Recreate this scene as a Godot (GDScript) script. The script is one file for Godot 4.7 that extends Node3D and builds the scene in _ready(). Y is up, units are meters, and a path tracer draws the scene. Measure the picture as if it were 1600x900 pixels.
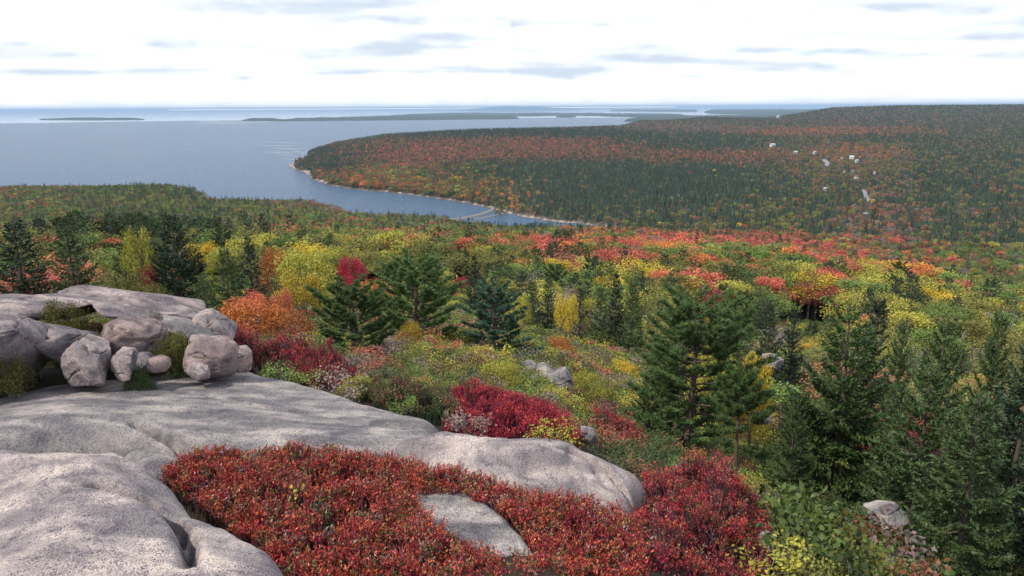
extends Node3D

# A granite ledge with red autumn heath above a forested cove, islands and the open sea behind.
const FPX := 1177.0            # focal length of the lens in pixels of a 1600 pixel wide picture
const PITCH := 0.2347
const ROLL := -0.006
const EYE := 160.0             # eye height above the sea

var cam: Camera3D
var cb: Basis
var rng := RandomNumberGenerator.new()
var n_big := FastNoiseLite.new()
var n_mid := FastNoiseLite.new()
var n_fine := FastNoiseLite.new()
var used := {}

# ------------------------------------------------------------------ mesh helpers
class MB:
	var v := PackedVector3Array()
	var c := PackedColorArray()
	func tri(a: Vector3, b: Vector3, d: Vector3, col: Color) -> void:
		v.append(a); v.append(b); v.append(d)
		c.append(col); c.append(col); c.append(col)
	func leaf(p: Vector3, dir: Vector3, side: Vector3, ln: float, wd: float, col: Color) -> void:
		var m := p + dir * ln * 0.45
		var t := p + dir * ln
		var l := m + side * wd * 0.5
		var r := m - side * wd * 0.5
		v.append(p); v.append(l); v.append(t); v.append(p); v.append(t); v.append(r)
		for i in 6: c.append(col)
	func needle(p: Vector3, dir: Vector3, side: Vector3, ln: float, wd: float, col: Color) -> void:
		v.append(p - side * wd * 0.5); v.append(p + side * wd * 0.5); v.append(p + dir * ln)
		for i in 3: c.append(col)
	func tube(pts: Array, rad: Array, sides: int, col: Color) -> void:
		var n := pts.size()
		var prev := []
		for i in n:
			var d: Vector3 = (pts[mini(i + 1, n - 1)] - pts[maxi(i - 1, 0)]).normalized()
			var s := d.cross(Vector3(0.31, 0.2, 0.93)).normalized()
			var u := d.cross(s)
			var ring := []
			for k in sides:
				var a := TAU * k / sides
				ring.append(pts[i] + (s * cos(a) + u * sin(a)) * float(rad[i]))
			if i > 0:
				for k in sides:
					var k2 := (k + 1) % sides
					var shade := col * (0.85 + 0.3 * fmod(float(k * 37 + i * 17), 10.0) / 10.0)
					tri(prev[k], ring[k], ring[k2], shade)
					tri(prev[k], ring[k2], prev[k2], shade)
			prev = ring
	func mesh() -> ArrayMesh:
		var a := []
		a.resize(Mesh.ARRAY_MAX)
		a[Mesh.ARRAY_VERTEX] = v
		a[Mesh.ARRAY_COLOR] = c
		var m := ArrayMesh.new()
		m.add_surface_from_arrays(Mesh.PRIMITIVE_TRIANGLES, a)
		return m

class Bag:
	var b := PackedFloat32Array()
	func put(p: Vector3, yaw: float, sx: float, sy: float, col: Color, lean: Vector3 = Vector3.ZERO) -> void:
		var cy := cos(yaw)
		var sn := sin(yaw)
		b.append(cy * sx); b.append(lean.x * sy); b.append(sn * sx); b.append(p.x)
		b.append(0.0); b.append(sy); b.append(0.0); b.append(p.y)
		b.append(-sn * sx); b.append(lean.z * sy); b.append(cy * sx); b.append(p.z)
		b.append(col.r); b.append(col.g); b.append(col.b); b.append(1.0)

func scatter(called: String, mesh: Mesh, mat: Material, bag: Bag, parent: Node) -> void:
	var n := bag.b.size() / 16
	if n == 0:
		return
	var mm := MultiMesh.new()
	mm.transform_format = MultiMesh.TRANSFORM_3D
	mm.use_colors = true
	mm.instance_count = n
	mm.mesh = mesh
	for i in n:
		var o := i * 16
		var t := Transform3D(Vector3(bag.b[o], bag.b[o + 4], bag.b[o + 8]), Vector3(bag.b[o + 1], bag.b[o + 5], bag.b[o + 9]), Vector3(bag.b[o + 2], bag.b[o + 6], bag.b[o + 10]), Vector3(bag.b[o + 3], bag.b[o + 7], bag.b[o + 11]))
		mm.set_instance_transform(i, t)
		mm.set_instance_color(i, Color(bag.b[o + 12], bag.b[o + 13], bag.b[o + 14]))
	var mi := MultiMeshInstance3D.new()
	mi.name = called
	mi.multimesh = mm
	mi.material_override = mat
	parent.add_child(mi, true)

func numbered(called: String) -> String:
	if not used.has(called):
		used[called] = 0
		return called
	used[called] += 1
	return "%s_%03d" % [called, used[called]]

func tag(o: Node, label: String, category: String, group := "", kind := "") -> void:
	if label: o.set_meta("label", label)
	if category: o.set_meta("category", category)
	if group: o.set_meta("group", group)
	if kind: o.set_meta("kind", kind)

func thing(called: String, at := Vector3.ZERO, yaw := 0.0, parent: Node = self) -> Node3D:
	var o := Node3D.new()
	o.name = numbered(called) if parent == self else called
	o.position = at
	o.rotation.y = yaw
	parent.add_child(o, true)
	return o

func obj(called: String, m: Mesh, mat: Material, parent: Node = self) -> MeshInstance3D:
	var o := MeshInstance3D.new()
	o.name = numbered(called) if parent == self else called
	o.mesh = m
	o.material_override = mat
	parent.add_child(o, true)
	return o

func lin(r: float, g: float, b: float) -> Color:
	return Color(r, g, b).linear_to_srgb()

func rv() -> Vector3:
	var z := rng.randf_range(-1, 1)
	var a := rng.randf() * TAU
	var s := sqrt(1 - z * z)
	return Vector3(s * cos(a), z, s * sin(a))

# ------------------------------------------------------------------ surveying: from the photographer's eye to places on the ground
func ray(px: float, py: float) -> Vector3:
	return cb * Vector3((px - 800.0) / FPX, -(py - 450.0) / FPX, -1.0)

func spot(px: float, py: float, drop: float) -> Vector3:
	var d := ray(px, py)
	var t := -drop / d.y
	return Vector3(d.x * t, EYE - drop, d.z * t)

func at_range(px: float, py: float, r: float) -> Vector3:
	var d := ray(px, py)
	var t := r / sqrt(d.x * d.x + d.z * d.z)
	return Vector3(0, EYE, 0) + d * t

func seen_at(p: Vector3) -> Vector2:
	var q := cb.transposed() * (p - Vector3(0, EYE, 0))
	if q.z > -0.1:
		return Vector2(-9999, -9999)
	return Vector2(800.0 + FPX * q.x / -q.z, 450.0 - FPX * q.y / -q.z)

# ------------------------------------------------------------------ the lie of the land, surveyed along eleven bearings
const BEAR := [-300.0, 0.0, 200.0, 400.0, 600.0, 800.0, 1000.0, 1200.0, 1400.0, 1600.0, 1900.0]
const NEAR := [
	[[0, 1.6], [3, 2.4], [5, 2.9], [8, 3.8], [11, 4.1], [13, 3.7], [17, 4.0], [22, 5.4], [30, 7.6], [45, 11.4], [70, 17], [120, 27], [235, 43], [400, 67], [650, 94], [900, 121], [1100, 134], [1500, 148], [1850, 155], [2000, 164]],
	[[0, 1.6], [3, 2.5], [5, 3.2], [8, 4.0], [11, 4.3], [13, 3.9], [17, 4.1], [22, 5.6], [30, 7.8], [45, 11.6], [70, 17], [120, 27], [235, 43], [400, 67], [650, 94], [900, 121], [1100, 134], [1500, 149], [1800, 155], [1920, 164]],
	[[0, 1.6], [3, 2.6], [5, 3.3], [8, 4.1], [10, 4.3], [11.5, 4.35], [13, 3.95], [17, 4.4], [22, 5.8], [30, 8.2], [45, 11.9], [70, 17.2], [120, 27], [235, 43], [400, 68], [650, 95], [900, 122], [1100, 135], [1500, 150], [1690, 155], [1800, 164]],
	[[0, 1.6], [3, 2.6], [5, 3.5], [8, 4.15], [10, 4.35], [13, 4.7], [17, 5.6], [22, 6.9], [30, 9.2], [45, 13], [70, 18.5], [120, 28.5], [235, 46], [400, 71], [650, 101], [900, 127], [1100, 141], [1300, 154], [1390, 164]],
	[[0, 1.6], [3, 2.6], [5, 3.5], [8, 4.2], [10, 4.45], [13, 5.0], [17, 6.2], [22, 7.6], [30, 9.8], [45, 13.6], [70, 19.6], [120, 30.5], [235, 49], [400, 74], [650, 108], [900, 138], [1080, 156], [1150, 164]],
	[[0, 1.6], [3, 2.6], [5, 3.4], [6, 3.75], [8, 4.1], [10, 4.7], [13, 5.6], [17, 6.9], [22, 8.4], [25, 9.3], [30, 10.8], [45, 15], [70, 21], [120, 32.5], [235, 51], [400, 76], [650, 113], [850, 144], [960, 157], [1010, 164]],
	[[0, 1.6], [3, 2.6], [5, 3.5], [6, 3.9], [8, 4.4], [10, 5.3], [13, 6.6], [17, 8.3], [22, 10.3], [30, 13], [45, 17.2], [70, 22.6], [120, 34], [235, 52.5], [400, 78], [650, 112], [780, 133], [900, 154], [1000, 160], [1050, 164]],
	[[0, 1.6], [3, 2.6], [5, 3.7], [6, 4.2], [8, 5.1], [10, 5.9], [13, 7.2], [17, 9], [22, 11], [30, 14], [45, 18.6], [70, 24.5], [120, 36], [235, 54], [400, 79], [550, 102], [650, 122], [800, 150], [950, 158], [1050, 164]],
	[[0, 1.6], [3, 2.7], [5, 3.9], [6, 4.4], [8, 5.4], [10, 6.3], [13, 7.6], [17, 9.4], [22, 11.4], [30, 14.4], [45, 19], [70, 25], [120, 37], [235, 56], [300, 67], [400, 91], [550, 124], [700, 150], [900, 156], [1050, 164]],
	[[0, 1.6], [3, 2.7], [5, 3.9], [6, 4.5], [8, 5.5], [10, 6.4], [13, 7.8], [17, 9.6], [22, 11.6], [30, 14.7], [45, 19.4], [70, 25.6], [120, 38], [235, 58], [300, 72], [400, 96], [550, 126], [700, 150], [900, 156], [1050, 164]],
	[[0, 1.6], [3, 2.7], [5, 3.9], [6, 4.5], [8, 5.5], [10, 6.4], [13, 7.8], [17, 9.6], [22, 11.6], [30, 14.7], [45, 19.4], [70, 25.6], [120, 38], [235, 60], [300, 74], [400, 96], [550, 126], [700, 150], [900, 156], [1050, 164]],
]
const FBEAR := [430.0, 470.0, 520.0, 600.0, 740.0, 870.0, 950.0, 1000.0, 1100.0, 1200.0, 1300.0, 1400.0, 1600.0, 1900.0]
const FRANGE := [900.0, 1400.0, 1800.0, 2200.0, 2800.0, 3400.0, 3800.0, 4500.0, 5200.0, 6000.0, 7500.0]
const FARLAND := [
	[-5, -5, -5, -5, -5, -5, -5, -5, -5, -5, -5],
	[2, 2, 2, 9, 9, -5, -5, -5, -5, -5, -5],
	[2, 3, 8, 16, 27, 20, -5, -5, -5, -5, -5],
	[2, 4, 12, 22, 38, 45, 20, -5, -5, -5, -5],
	[2, 8, 17, 28, 46, 63, 48, -5, -5, -5, -5],
	[2, 9, 18, 28, 48, 68, 58, -5, -5, -5, -5],
	[2, 9, 18, 27, 46, 64, 68, 20, -5, -5, -5],
	[2, 10, 18, 27, 43, 56, 63, 73, 40, -5, -5],
	[3, 11, 19, 28, 42, 54, 61, 74, 83, 60, -5],
	[4, 12, 19, 28, 41, 53, 60, 70, 74, 62, -5],
	[5, 13, 19, 27, 40, 52, 60, 73, 92, 140, 90],
	[6, 14, 20, 27, 41, 55, 66, 82, 104, 151, 120],
	[6, 14, 20, 28, 42, 58, 70, 88, 110, 150, 140],
	[6, 14, 20, 28, 42, 58, 70, 88, 110, 150, 150],
]
# the shore of the far point: bearing and height in the picture where the water ends
const SHORE := [[458, 259], [461, 262], [480, 268], [500, 282], [530, 290], [560, 294], [600, 298], [650, 304], [700, 311], [740, 318], [770, 324], [790, 331], [815, 337], [850, 343], [900, 349], [960, 355], [1000, 362], [1900, 362]]
const BACKSHORE := [[440, 2120.0], [458, 2170.0], [475, 2500.0], [488, 2900.0], [520, 3350.0], [600, 3750.0], [740, 3900.0], [870, 3950.0], [950, 4300.0], [990, 5200.0], [1060, 6500.0], [1150, 7500.0], [1900, 9000.0]]
const NC := 97
const NR := 260
const C0 := -400.0
const CSTEP := 25.0
const R0 := 0.4
const R1 := 9000.0
var hg := PackedFloat32Array()
var tt := PackedFloat32Array()
var vis := PackedFloat32Array()
var lstep := log(R1 / R0) / (NR - 1)

func row_at(rows: Array, r: float) -> float:
	var a: Array = rows[0]
	for i in range(1, rows.size()):
		var b: Array = rows[i]
		if r <= b[0]:
			if a[0] < 1.0:
				return lerpf(a[1], b[1], r / b[0])
			var a0: float = a[0]
			var b0: float = b[0]
			var t: float = log(r / a0) / log(b0 / a0)
			return lerpf(a[1] / a0, b[1] / b0, t) * r
		a = b
	return 165.0

func line_at(rows: Array, x: float) -> float:
	if x <= rows[0][0]: return rows[0][1]
	for i in range(1, rows.size()):
		if x <= rows[i][0]:
			return lerpf(rows[i - 1][1], rows[i][1], (x - rows[i - 1][0]) / (rows[i][0] - rows[i - 1][0]))
	return rows[-1][1]

func survey() -> void:
	hg.resize(NC * NR)
	tt.resize(NR)
	vis.resize(NC * NR)
	var sp := sin(PITCH)
	var cp := cos(PITCH)
	for j in NR:
		var r := R0 * exp(lstep * j)
		tt[j] = minf(row_at(NEAR[5], r), 160.0 - clampf((r - 1000.0) * 0.025, 0.0, 95.0)) / maxf(r, 1.5)
	for i in NC:
		var c := C0 + CSTEP * i
		var k := 0
		while k < BEAR.size() - 2 and c > BEAR[k + 1]: k += 1
		var u := clampf((c - BEAR[k]) / (BEAR[k + 1] - BEAR[k]), 0.0, 1.0)
		u = u * u * (3.0 - 2.0 * u) * 0.5 + u * 0.5
		var kf := 0
		while kf < FBEAR.size() - 2 and c > FBEAR[kf + 1]: kf += 1
		var uf := clampf((c - FBEAR[kf]) / (FBEAR[kf + 1] - FBEAR[kf]), 0.0, 1.0)
		var sy := line_at(SHORE, c)
		var rn := 160.0 / tan(PITCH + atan((sy - 450.0) / FPX))
		# (the bearing is measured in the picture; on the ground it is a little farther off the axis)
		var off := (c - 800.0) / FPX
		rn *= sqrt(1.0 + off * off)
		var rf := line_at(BACKSHORE, c)
		var peak := -9.0
		for j in NR:
			var r := R0 * exp(lstep * j)
			var y := EYE - lerpf(row_at(NEAR[k], r), row_at(NEAR[k + 1], r), u)
			if r > 850.0 and c > 430.0:
				var q := 0
				while q < FRANGE.size() - 2 and r > FRANGE[q + 1]: q += 1
				var w := clampf((r - FRANGE[q]) / (FRANGE[q + 1] - FRANGE[q]), 0.0, 1.0)
				w = w * w * (3.0 - 2.0 * w) * 0.4 + w * 0.6
				var f := lerpf(lerpf(FARLAND[kf][q], FARLAND[kf][q + 1], w), lerpf(FARLAND[kf + 1][q], FARLAND[kf + 1][q + 1], w), uf)
				f = maxf(f, 1.5)
				var cs := (r - rn) / 70.0
				var cf := (rf - r) / 120.0
				if c < 1000.0 or r > rn:
					f = minf(f, cs * 12.0) if cs > 0.0 else maxf(cs, -1.0) * 5.0
				if c < 1150.0:
					f = minf(f, cf * 16.0) if cf > 0.0 else minf(f, maxf(cf, -1.0) * 5.0)
				if c >= 985.0: f = maxf(f, 2.0) if r > 1000.0 and cf > 0.0 else f
				y = maxf(y, f)
			y = maxf(y, -5.0)
			hg[i * NR + j] = y
			var e := (y + (0.0 if r < 60.0 else (2.5 if r < 300.0 else 4.5)) * smoothstep(0.0, 3.0, y) - EYE) / maxf(r, 0.5)
			peak = maxf(peak, e)
			vis[i * NR + j] = peak

func cell_of(x: float, z: float) -> Vector2:
	var r := maxf(sqrt(x * x + z * z), R0)
	var fj := clampf(log(r / R0) / lstep, 0.0, NR - 1.001)
	var j := int(fj)
	var t := lerpf(tt[j], tt[j + 1], fj - j)
	var depth := maxf(-z * cos(PITCH) + r * t * sin(PITCH), 0.12 * r)
	var c := 800.0 + FPX * x / depth
	return Vector2(clampf((c - C0) / CSTEP, 0.0, NC - 1.001), fj)

func gy(x: float, z: float) -> float:
	var q := cell_of(x, z)
	var i := int(q.x)
	var j := int(q.y)
	var a := i * NR + j
	var y := lerpf(lerpf(hg[a], hg[a + 1], q.y - j), lerpf(hg[a + NR], hg[a + NR + 1], q.y - j), q.x - i)
	var r := sqrt(x * x + z * z)
	if r > 9.0:
		y += n_big.get_noise_2d(x, z) * clampf((r - 9.0) * 0.012, 0.0, 2.2) * clampf((y + 5.0) / 12.0, 0.1, 1.0)
	return y

func hidden(x: float, y: float, z: float) -> bool:
	var q := cell_of(x, z)
	var i := int(q.x + 0.5)
	var j := int(q.y) - 2
	if j < 1: return false
	var r := sqrt(x * x + z * z)
	return (y - EYE) / r < vis[i * NR + j] - 0.0012

# ------------------------------------------------------------------ materials
var M := {}
func foliage(called: String, tint: Color, rough := 0.6, through := 0.45) -> StandardMaterial3D:
	var m := StandardMaterial3D.new()
	m.resource_name = called
	m.vertex_color_use_as_albedo = true
	m.albedo_color = tint
	m.roughness = rough
	m.metallic_specular = 0.35
	m.cull_mode = BaseMaterial3D.CULL_DISABLED
	m.backlight_enabled = true
	m.backlight = Color(through, through, through * 0.8)
	return m

func noise_image(seed_: int, freq: float, oct: int, size: int, type := FastNoiseLite.TYPE_SIMPLEX_SMOOTH) -> PackedByteArray:
	var n := FastNoiseLite.new()
	n.seed = seed_
	n.noise_type = type
	n.frequency = freq
	n.fractal_octaves = oct
	var im := n.get_seamless_image(size, size, false, false, 0.12, true)
	im.convert(Image.FORMAT_L8)
	return im.get_data()

func granite(called: String, base: Color, pale: Color, speck: float, lichen: float, seed_: int, scale := 0.5) -> StandardMaterial3D:
	var s := 1024
	var a := noise_image(seed_, 0.085, 3, s)         # crystals, about two centimetres
	var f := noise_image(seed_ + 4, 0.032, 3, s)     # clusters
	var b := noise_image(seed_ + 1, 0.007, 4, s)     # blotches
	var out := PackedByteArray()
	out.resize(s * s * 3)
	var hgt := PackedByteArray()
	hgt.resize(s * s)
	var dark := Color(0.25, 0.24, 0.28)
	var moss := Color(0.44, 0.45, 0.38)
	for i in s * s:
		var cr := a[i] / 255.0
		var cl := f[i] / 255.0
		var bl := b[i] / 255.0
		var col := base.lerp(pale, clampf((cr - 0.3) * 1.5 + (cl - 0.5) * 0.8, 0.0, 1.0))
		var w := speck * (0.45 + 1.1 * clampf((0.62 - bl) * 2.6, 0.0, 1.0))
		var k := clampf((0.44 - cr) * 6.0 + (0.46 - cl) * 3.5, 0.0, 1.0) * w
		col = col.lerp(dark, clampf(k, 0.0, 0.85))
		var li := clampf((0.40 - bl) * 5.0 + (cl - 0.5) * 2.0, 0.0, 1.0) * lichen
		col = col.lerp(dark * 1.45, li)
		var ye := clampf((bl - 0.62) * 4.0 + (cl - 0.5) * 2.0, 0.0, 1.0) * 0.28
		col = col.lerp(moss * 1.25, ye)
		out[i * 3] = int(clampf(col.r, 0, 1) * 255)
		out[i * 3 + 1] = int(clampf(col.g, 0, 1) * 255)
		out[i * 3 + 2] = int(clampf(col.b, 0, 1) * 255)
		hgt[i] = int(clampf(cr * 0.5 + cl * 0.5, 0, 1) * 255)
	var m := StandardMaterial3D.new()
	m.resource_name = called
	m.albedo_texture = ImageTexture.create_from_image(Image.create_from_data(s, s, false, Image.FORMAT_RGB8, out))
	m.uv1_triplanar = true
	m.uv1_world_triplanar = true
	m.uv1_scale = Vector3.ONE * scale
	m.roughness = 0.85
	m.metallic_specular = 0.3
	m.heightmap_enabled = true
	m.heightmap_scale = 1.4
	m.heightmap_texture = ImageTexture.create_from_image(Image.create_from_data(s, s, false, Image.FORMAT_L8, hgt))
	m.detail_enabled = true
	m.detail_blend_mode = BaseMaterial3D.BLEND_MODE_MUL
	m.detail_uv_layer = BaseMaterial3D.DETAIL_UV_2
	var det := PackedByteArray()
	det.resize(512 * 512 * 3)
	var e := noise_image(seed_ + 3, 0.011, 5, 512)
	for i in 512 * 512:
		var q := clampf((e[i] / 255.0 - 0.28) * 2.1, 0.0, 1.0)
		det[i * 3] = int(lerpf(158, 255, q)); det[i * 3 + 1] = int(lerpf(160, 252, q)); det[i * 3 + 2] = int(lerpf(170, 249, q))
	m.detail_albedo = ImageTexture.create_from_image(Image.create_from_data(512, 512, false, Image.FORMAT_RGB8, det))
	m.uv2_triplanar = true
	m.uv2_world_triplanar = true
	m.uv2_scale = Vector3(0.14, 0.3, 0.36)
	return m

func plain(called: String, col: Color, rough := 0.9) -> StandardMaterial3D:
	var m := StandardMaterial3D.new()
	m.resource_name = called
	m.albedo_color = col
	m.roughness = rough
	m.metallic_specular = 0.3
	return m

# palette of the woods (linear base colours)
const PAL := {
	"fir": Color(0.055, 0.098, 0.030), "spruce": Color(0.032, 0.056, 0.030), "pine": Color(0.056, 0.094, 0.034), "olive": Color(0.185, 0.185, 0.048), "green": Color(0.125, 0.195, 0.048),
	"lime": Color(0.35, 0.34, 0.060), "yellow": Color(0.54, 0.40, 0.045), "orange": Color(0.56, 0.20, 0.055), "red": Color(0.50, 0.130, 0.095),
	"crimson": Color(0.36, 0.030, 0.065), "rust": Color(0.27, 0.12, 0.070), "bare": Color(0.21, 0.165, 0.155), "teal": Color(0.038, 0.080, 0.055),
}
const WORD := {
	"fir": "bright green", "spruce": "dark green", "pine": "deep green", "olive": "olive green", "green": "mid green", "lime": "yellow-green", "yellow": "golden yellow", "orange": "orange",
	"red": "red", "crimson": "crimson", "rust": "rusty brown", "bare": "nearly bare grey-brown", "teal": "blue-green",
}
const CONIFER := ["spruce", "pine", "teal", "fir"]
# stands of the wood: centre and half size as seen from the ledge, then kinds with weights
const STANDS := [
	[760, 232, 190, 14, {"rust": 2.6, "red": 0.5, "orange": 0.25, "spruce": 0.6}], [640, 246, 60, 14, {"rust": 2.0, "red": 0.7}], [850, 222, 110, 8, {"red": 0.7, "rust": 2.0}],
	[1120, 245, 130, 10, {"rust": 2.6, "red": 0.6, "orange": 0.2}], [940, 238, 60, 8, {"rust": 1.4, "red": 0.5}],
	[1000, 295, 240, 40, {"spruce": 7.0, "teal": 4.0}], [1130, 288, 120, 26, {"spruce": 5.0, "teal": 3.0}], [1340, 300, 200, 60, {"spruce": 1.2, "teal": 0.8}],
	[760, 206, 260, 9, {"spruce": 6.0}], [1080, 222, 160, 10, {"spruce": 3.0, "teal": 1.0}],
	[1060, 200, 120, 6, {"bare": 2.0, "rust": 1.0}], [1300, 205, 120, 6, {"rust": 2.6, "orange": 1.0}], [1350, 185, 120, 10, {"spruce": 2.5, "rust": 0.8, "bare": 1.0}], [1370, 214, 80, 8, {"spruce": 3.5}],
	[510, 250, 50, 28, {"spruce": 4.0, "rust": 0.7}], [560, 280, 70, 14, {"rust": 1.5, "orange": 0.6, "olive": 0.6}],
	[700, 296, 110, 18, {"olive": 2.6, "rust": 1.4, "orange": 0.5, "yellow": 0.25}], [800, 315, 30, 20, {"orange": 1.5, "olive": 1.0, "yellow": 0.5}],
	[1060, 345, 170, 22, {"spruce": 2.6, "teal": 1.0, "olive": 1.5, "yellow": 0.12, "rust": 0.5}], [1230, 330, 120, 50, {"olive": 1.6, "spruce": 1.8, "yellow": 0.08, "rust": 0.5}],
	[1300, 260, 100, 40, {"olive": 1.6, "rust": 1.4, "bare": 0.8}], [1370, 350, 60, 40, {"rust": 1.6, "bare": 1.2, "red": 0.4}], [1330, 238, 60, 10, {"orange": 1.2, "rust": 1.6}],
	[290, 300, 140, 40, {"spruce": 1.6, "olive": 1.2, "green": 0.8, "pine": 0.8}], [420, 340, 120, 35, {"olive": 2.0, "green": 1.6, "spruce": 1.4, "bare": 0.5}],
	[540, 322, 100, 9, {"bare": 3.0, "rust": 1.6}], [420, 306, 80, 8, {"spruce": 3.0}], [620, 340, 90, 12, {"bare": 1.3, "olive": 1.4, "spruce": 0.6}],
	[500, 365, 120, 22, {"olive": 2.2, "green": 1.2, "red": 0.45, "rust": 0.4}], [720, 360, 130, 18, {"olive": 1.8, "teal": 1.2, "green": 1.2, "red": 0.4}],
	[650, 372, 70, 12, {"red": 1.5, "orange": 0.6}], [860, 360, 90, 12, {"teal": 1.2, "bare": 1.0, "olive": 1.2}], [920, 375, 100, 14, {"olive": 1.6, "green": 1.4, "rust": 0.6}],
	[970, 365, 60, 10, {"red": 2.6, "crimson": 0.7}], [1120, 375, 140, 14, {"red": 3.4, "rust": 1.2, "crimson": 0.4}], [1290, 400, 60, 16, {"red": 1.8, "orange": 0.8, "green": 1.0}],
	[850, 402, 120, 20, {"red": 1.6, "orange": 1.3, "olive": 1.2, "crimson": 0.4}], [960, 410, 60, 14, {"red": 2.6, "orange": 1.2}], [1110, 405, 110, 14, {"green": 2.8, "olive": 1.2, "lime": 0.6}],
	[1040, 420, 70, 16, {"orange": 1.2, "red": 1.8, "olive": 0.8}], [1190, 435, 120, 22, {"red": 1.5, "green": 1.4, "olive": 1.2, "bare": 0.5}], [1350, 435, 80, 16, {"yellow": 1.6, "orange": 1.4, "red": 1.4, "lime": 0.8}],
	[1350, 460, 60, 20, {"lime": 1.4, "yellow": 0.8, "olive": 1.5}], [700, 400, 100, 25, {"olive": 1.4, "green": 1.0, "rust": 0.7, "lime": 0.5}],
	[520, 400, 90, 25, {"lime": 1.8, "yellow": 0.7, "olive": 1.4}], [250, 390, 70, 40, {"spruce": 3.5, "pine": 2.0}], [370, 375, 60, 20, {"lime": 1.2, "olive": 1.4, "spruce": 0.8}],
	[760, 440, 170, 40, {"pine": 0.9, "spruce": 1.2, "lime": 1.2, "green": 0.8}], [1150, 480, 200, 40, {"pine": 1.3, "spruce": 1.6, "lime": 1.0, "yellow": 0.4, "green": 0.8}], [1000, 450, 80, 30, {"spruce": 1.8, "pine": 0.8, "olive": 0.8}],
	[1030, 388, 290, 20, {"red": 1.7, "orange": 0.6, "rust": 0.4}], [1250, 415, 160, 16, {"red": 1.3, "orange": 0.5}], [850, 405, 90, 12, {"red": 1.2, "orange": 0.6}],
	[480, 450, 50, 30, {"lime": 2.0, "yellow": 1.4}], [900, 450, 120, 30, {"lime": 0.8, "yellow": 0.5, "pine": 1.8, "spruce": 1.4, "bare": 0.5}], [1120, 500, 120, 40, {"pine": 1.5, "spruce": 1.5, "olive": 1.0}],
]
func species(px: float, py: float, far: bool, x: float, z: float) -> String:
	var w := {"spruce": 2.2, "olive": 0.6, "rust": 0.3, "bare": 0.15, "teal": 0.5} if far else {"spruce": 0.3, "pine": 0.35, "olive": 0.6, "green": 0.5, "lime": 0.18, "red": 0.12, "rust": 0.15, "bare": 0.15}
	for s in STANDS:
		var dx: float = (px - s[0]) / s[2]
		var dy: float = (py - s[1]) / s[3]
		var d := dx * dx + dy * dy
		if d < 2.6:
			var g := exp(-d * 1.1)
			for k in s[4]:
				w[k] = w.get(k, 0.0) + s[4][k] * g * 2.2
	var sum := 0.0
	for k in w: sum += w[k]
	var grain := n_mid.get_noise_2d(x * (0.7 if far else 2.0), z * (0.7 if far else 2.0)) * 1.1 + 0.5
	var pick := fposmod(grain + rng.randf_range(-0.15, 0.15), 1.0) * sum
	for k in w:
		pick -= w[k]
		if pick <= 0.0: return k
	return "olive"

func tinted(kind: String, spread := 0.2) -> Color:
	var c: Color = PAL[kind]
	var b := 1.0 + rng.randf_range(-spread, spread)
	return Color(c.r * b * rng.randf_range(0.9, 1.12), c.g * b * rng.randf_range(0.9, 1.12), c.b * b)

# ------------------------------------------------------------------ plants
func broadleaf(seed_: int, h: float, r: float, clumps: int, per: int, leaf: float, low := 0.28, trunk_col := Color(0.16, 0.14, 0.12), joined := false) -> Array:
	rng.seed = seed_
	var t := MB.new()
	var b := t if joined else MB.new()
	var top := Vector3(rng.randf_range(-0.1, 0.1) * r, h * 0.72, rng.randf_range(-0.1, 0.1) * r)
	t.tube([Vector3(0, -0.4, 0), Vector3(top.x * 0.3, h * 0.3, top.z * 0.5), top], [h * 0.018 + 0.01, h * 0.012, h * 0.004], 5, trunk_col)
	for k in clumps:
		var u := (k + 0.5) / clumps
		var el := rng.randf_range(-0.35, 1.0)
		var az := k * 2.4 + rng.randf_range(-0.5, 0.5)
		var rr := sqrt(1.0 - el * absf(el) * 0.8)
		var shell := rng.randf_range(0.5, 0.95)
		var cy := lerpf(low, 1.0, 0.5) * h
		var ctr := Vector3(cos(az) * rr * shell * r, cy + el * h * (1.0 - low) * 0.40, sin(az) * rr * shell * r)
		var cr := r * rng.randf_range(0.24, 0.46)
		if not joined or k % 3 == 0:
			t.tube([Vector3(0, h * rng.randf_range(0.15, 0.5), 0), ctr * Vector3(0.5, 0.8, 0.5) + Vector3(0, 0.1 * h, 0), ctr], [h * 0.006, h * 0.004, h * 0.0015], 3, trunk_col)
		var tone := rng.randf_range(0.72, 1.22)
		var warm := rng.randf_range(-0.12, 0.14)
		for i in per:
			var o := rv()
			var p := ctr + o * cr * pow(rng.randf(), 0.4) * Vector3(1, 0.8, 1)
			var d := (o * 0.5 + rv() * 0.9 + Vector3(0, -0.1, 0)).normalized()
			var s := d.cross(rv()).normalized()
			var g := tone * rng.randf_range(0.65, 1.35)
			b.leaf(p, d, s, leaf * rng.randf_range(0.7, 1.3), leaf * rng.randf_range(0.55, 0.85), Color(g * (1.0 + warm), g, g * (1.0 - warm)))
	return [b.mesh()] if joined else [t.mesh(), b.mesh()]

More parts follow.
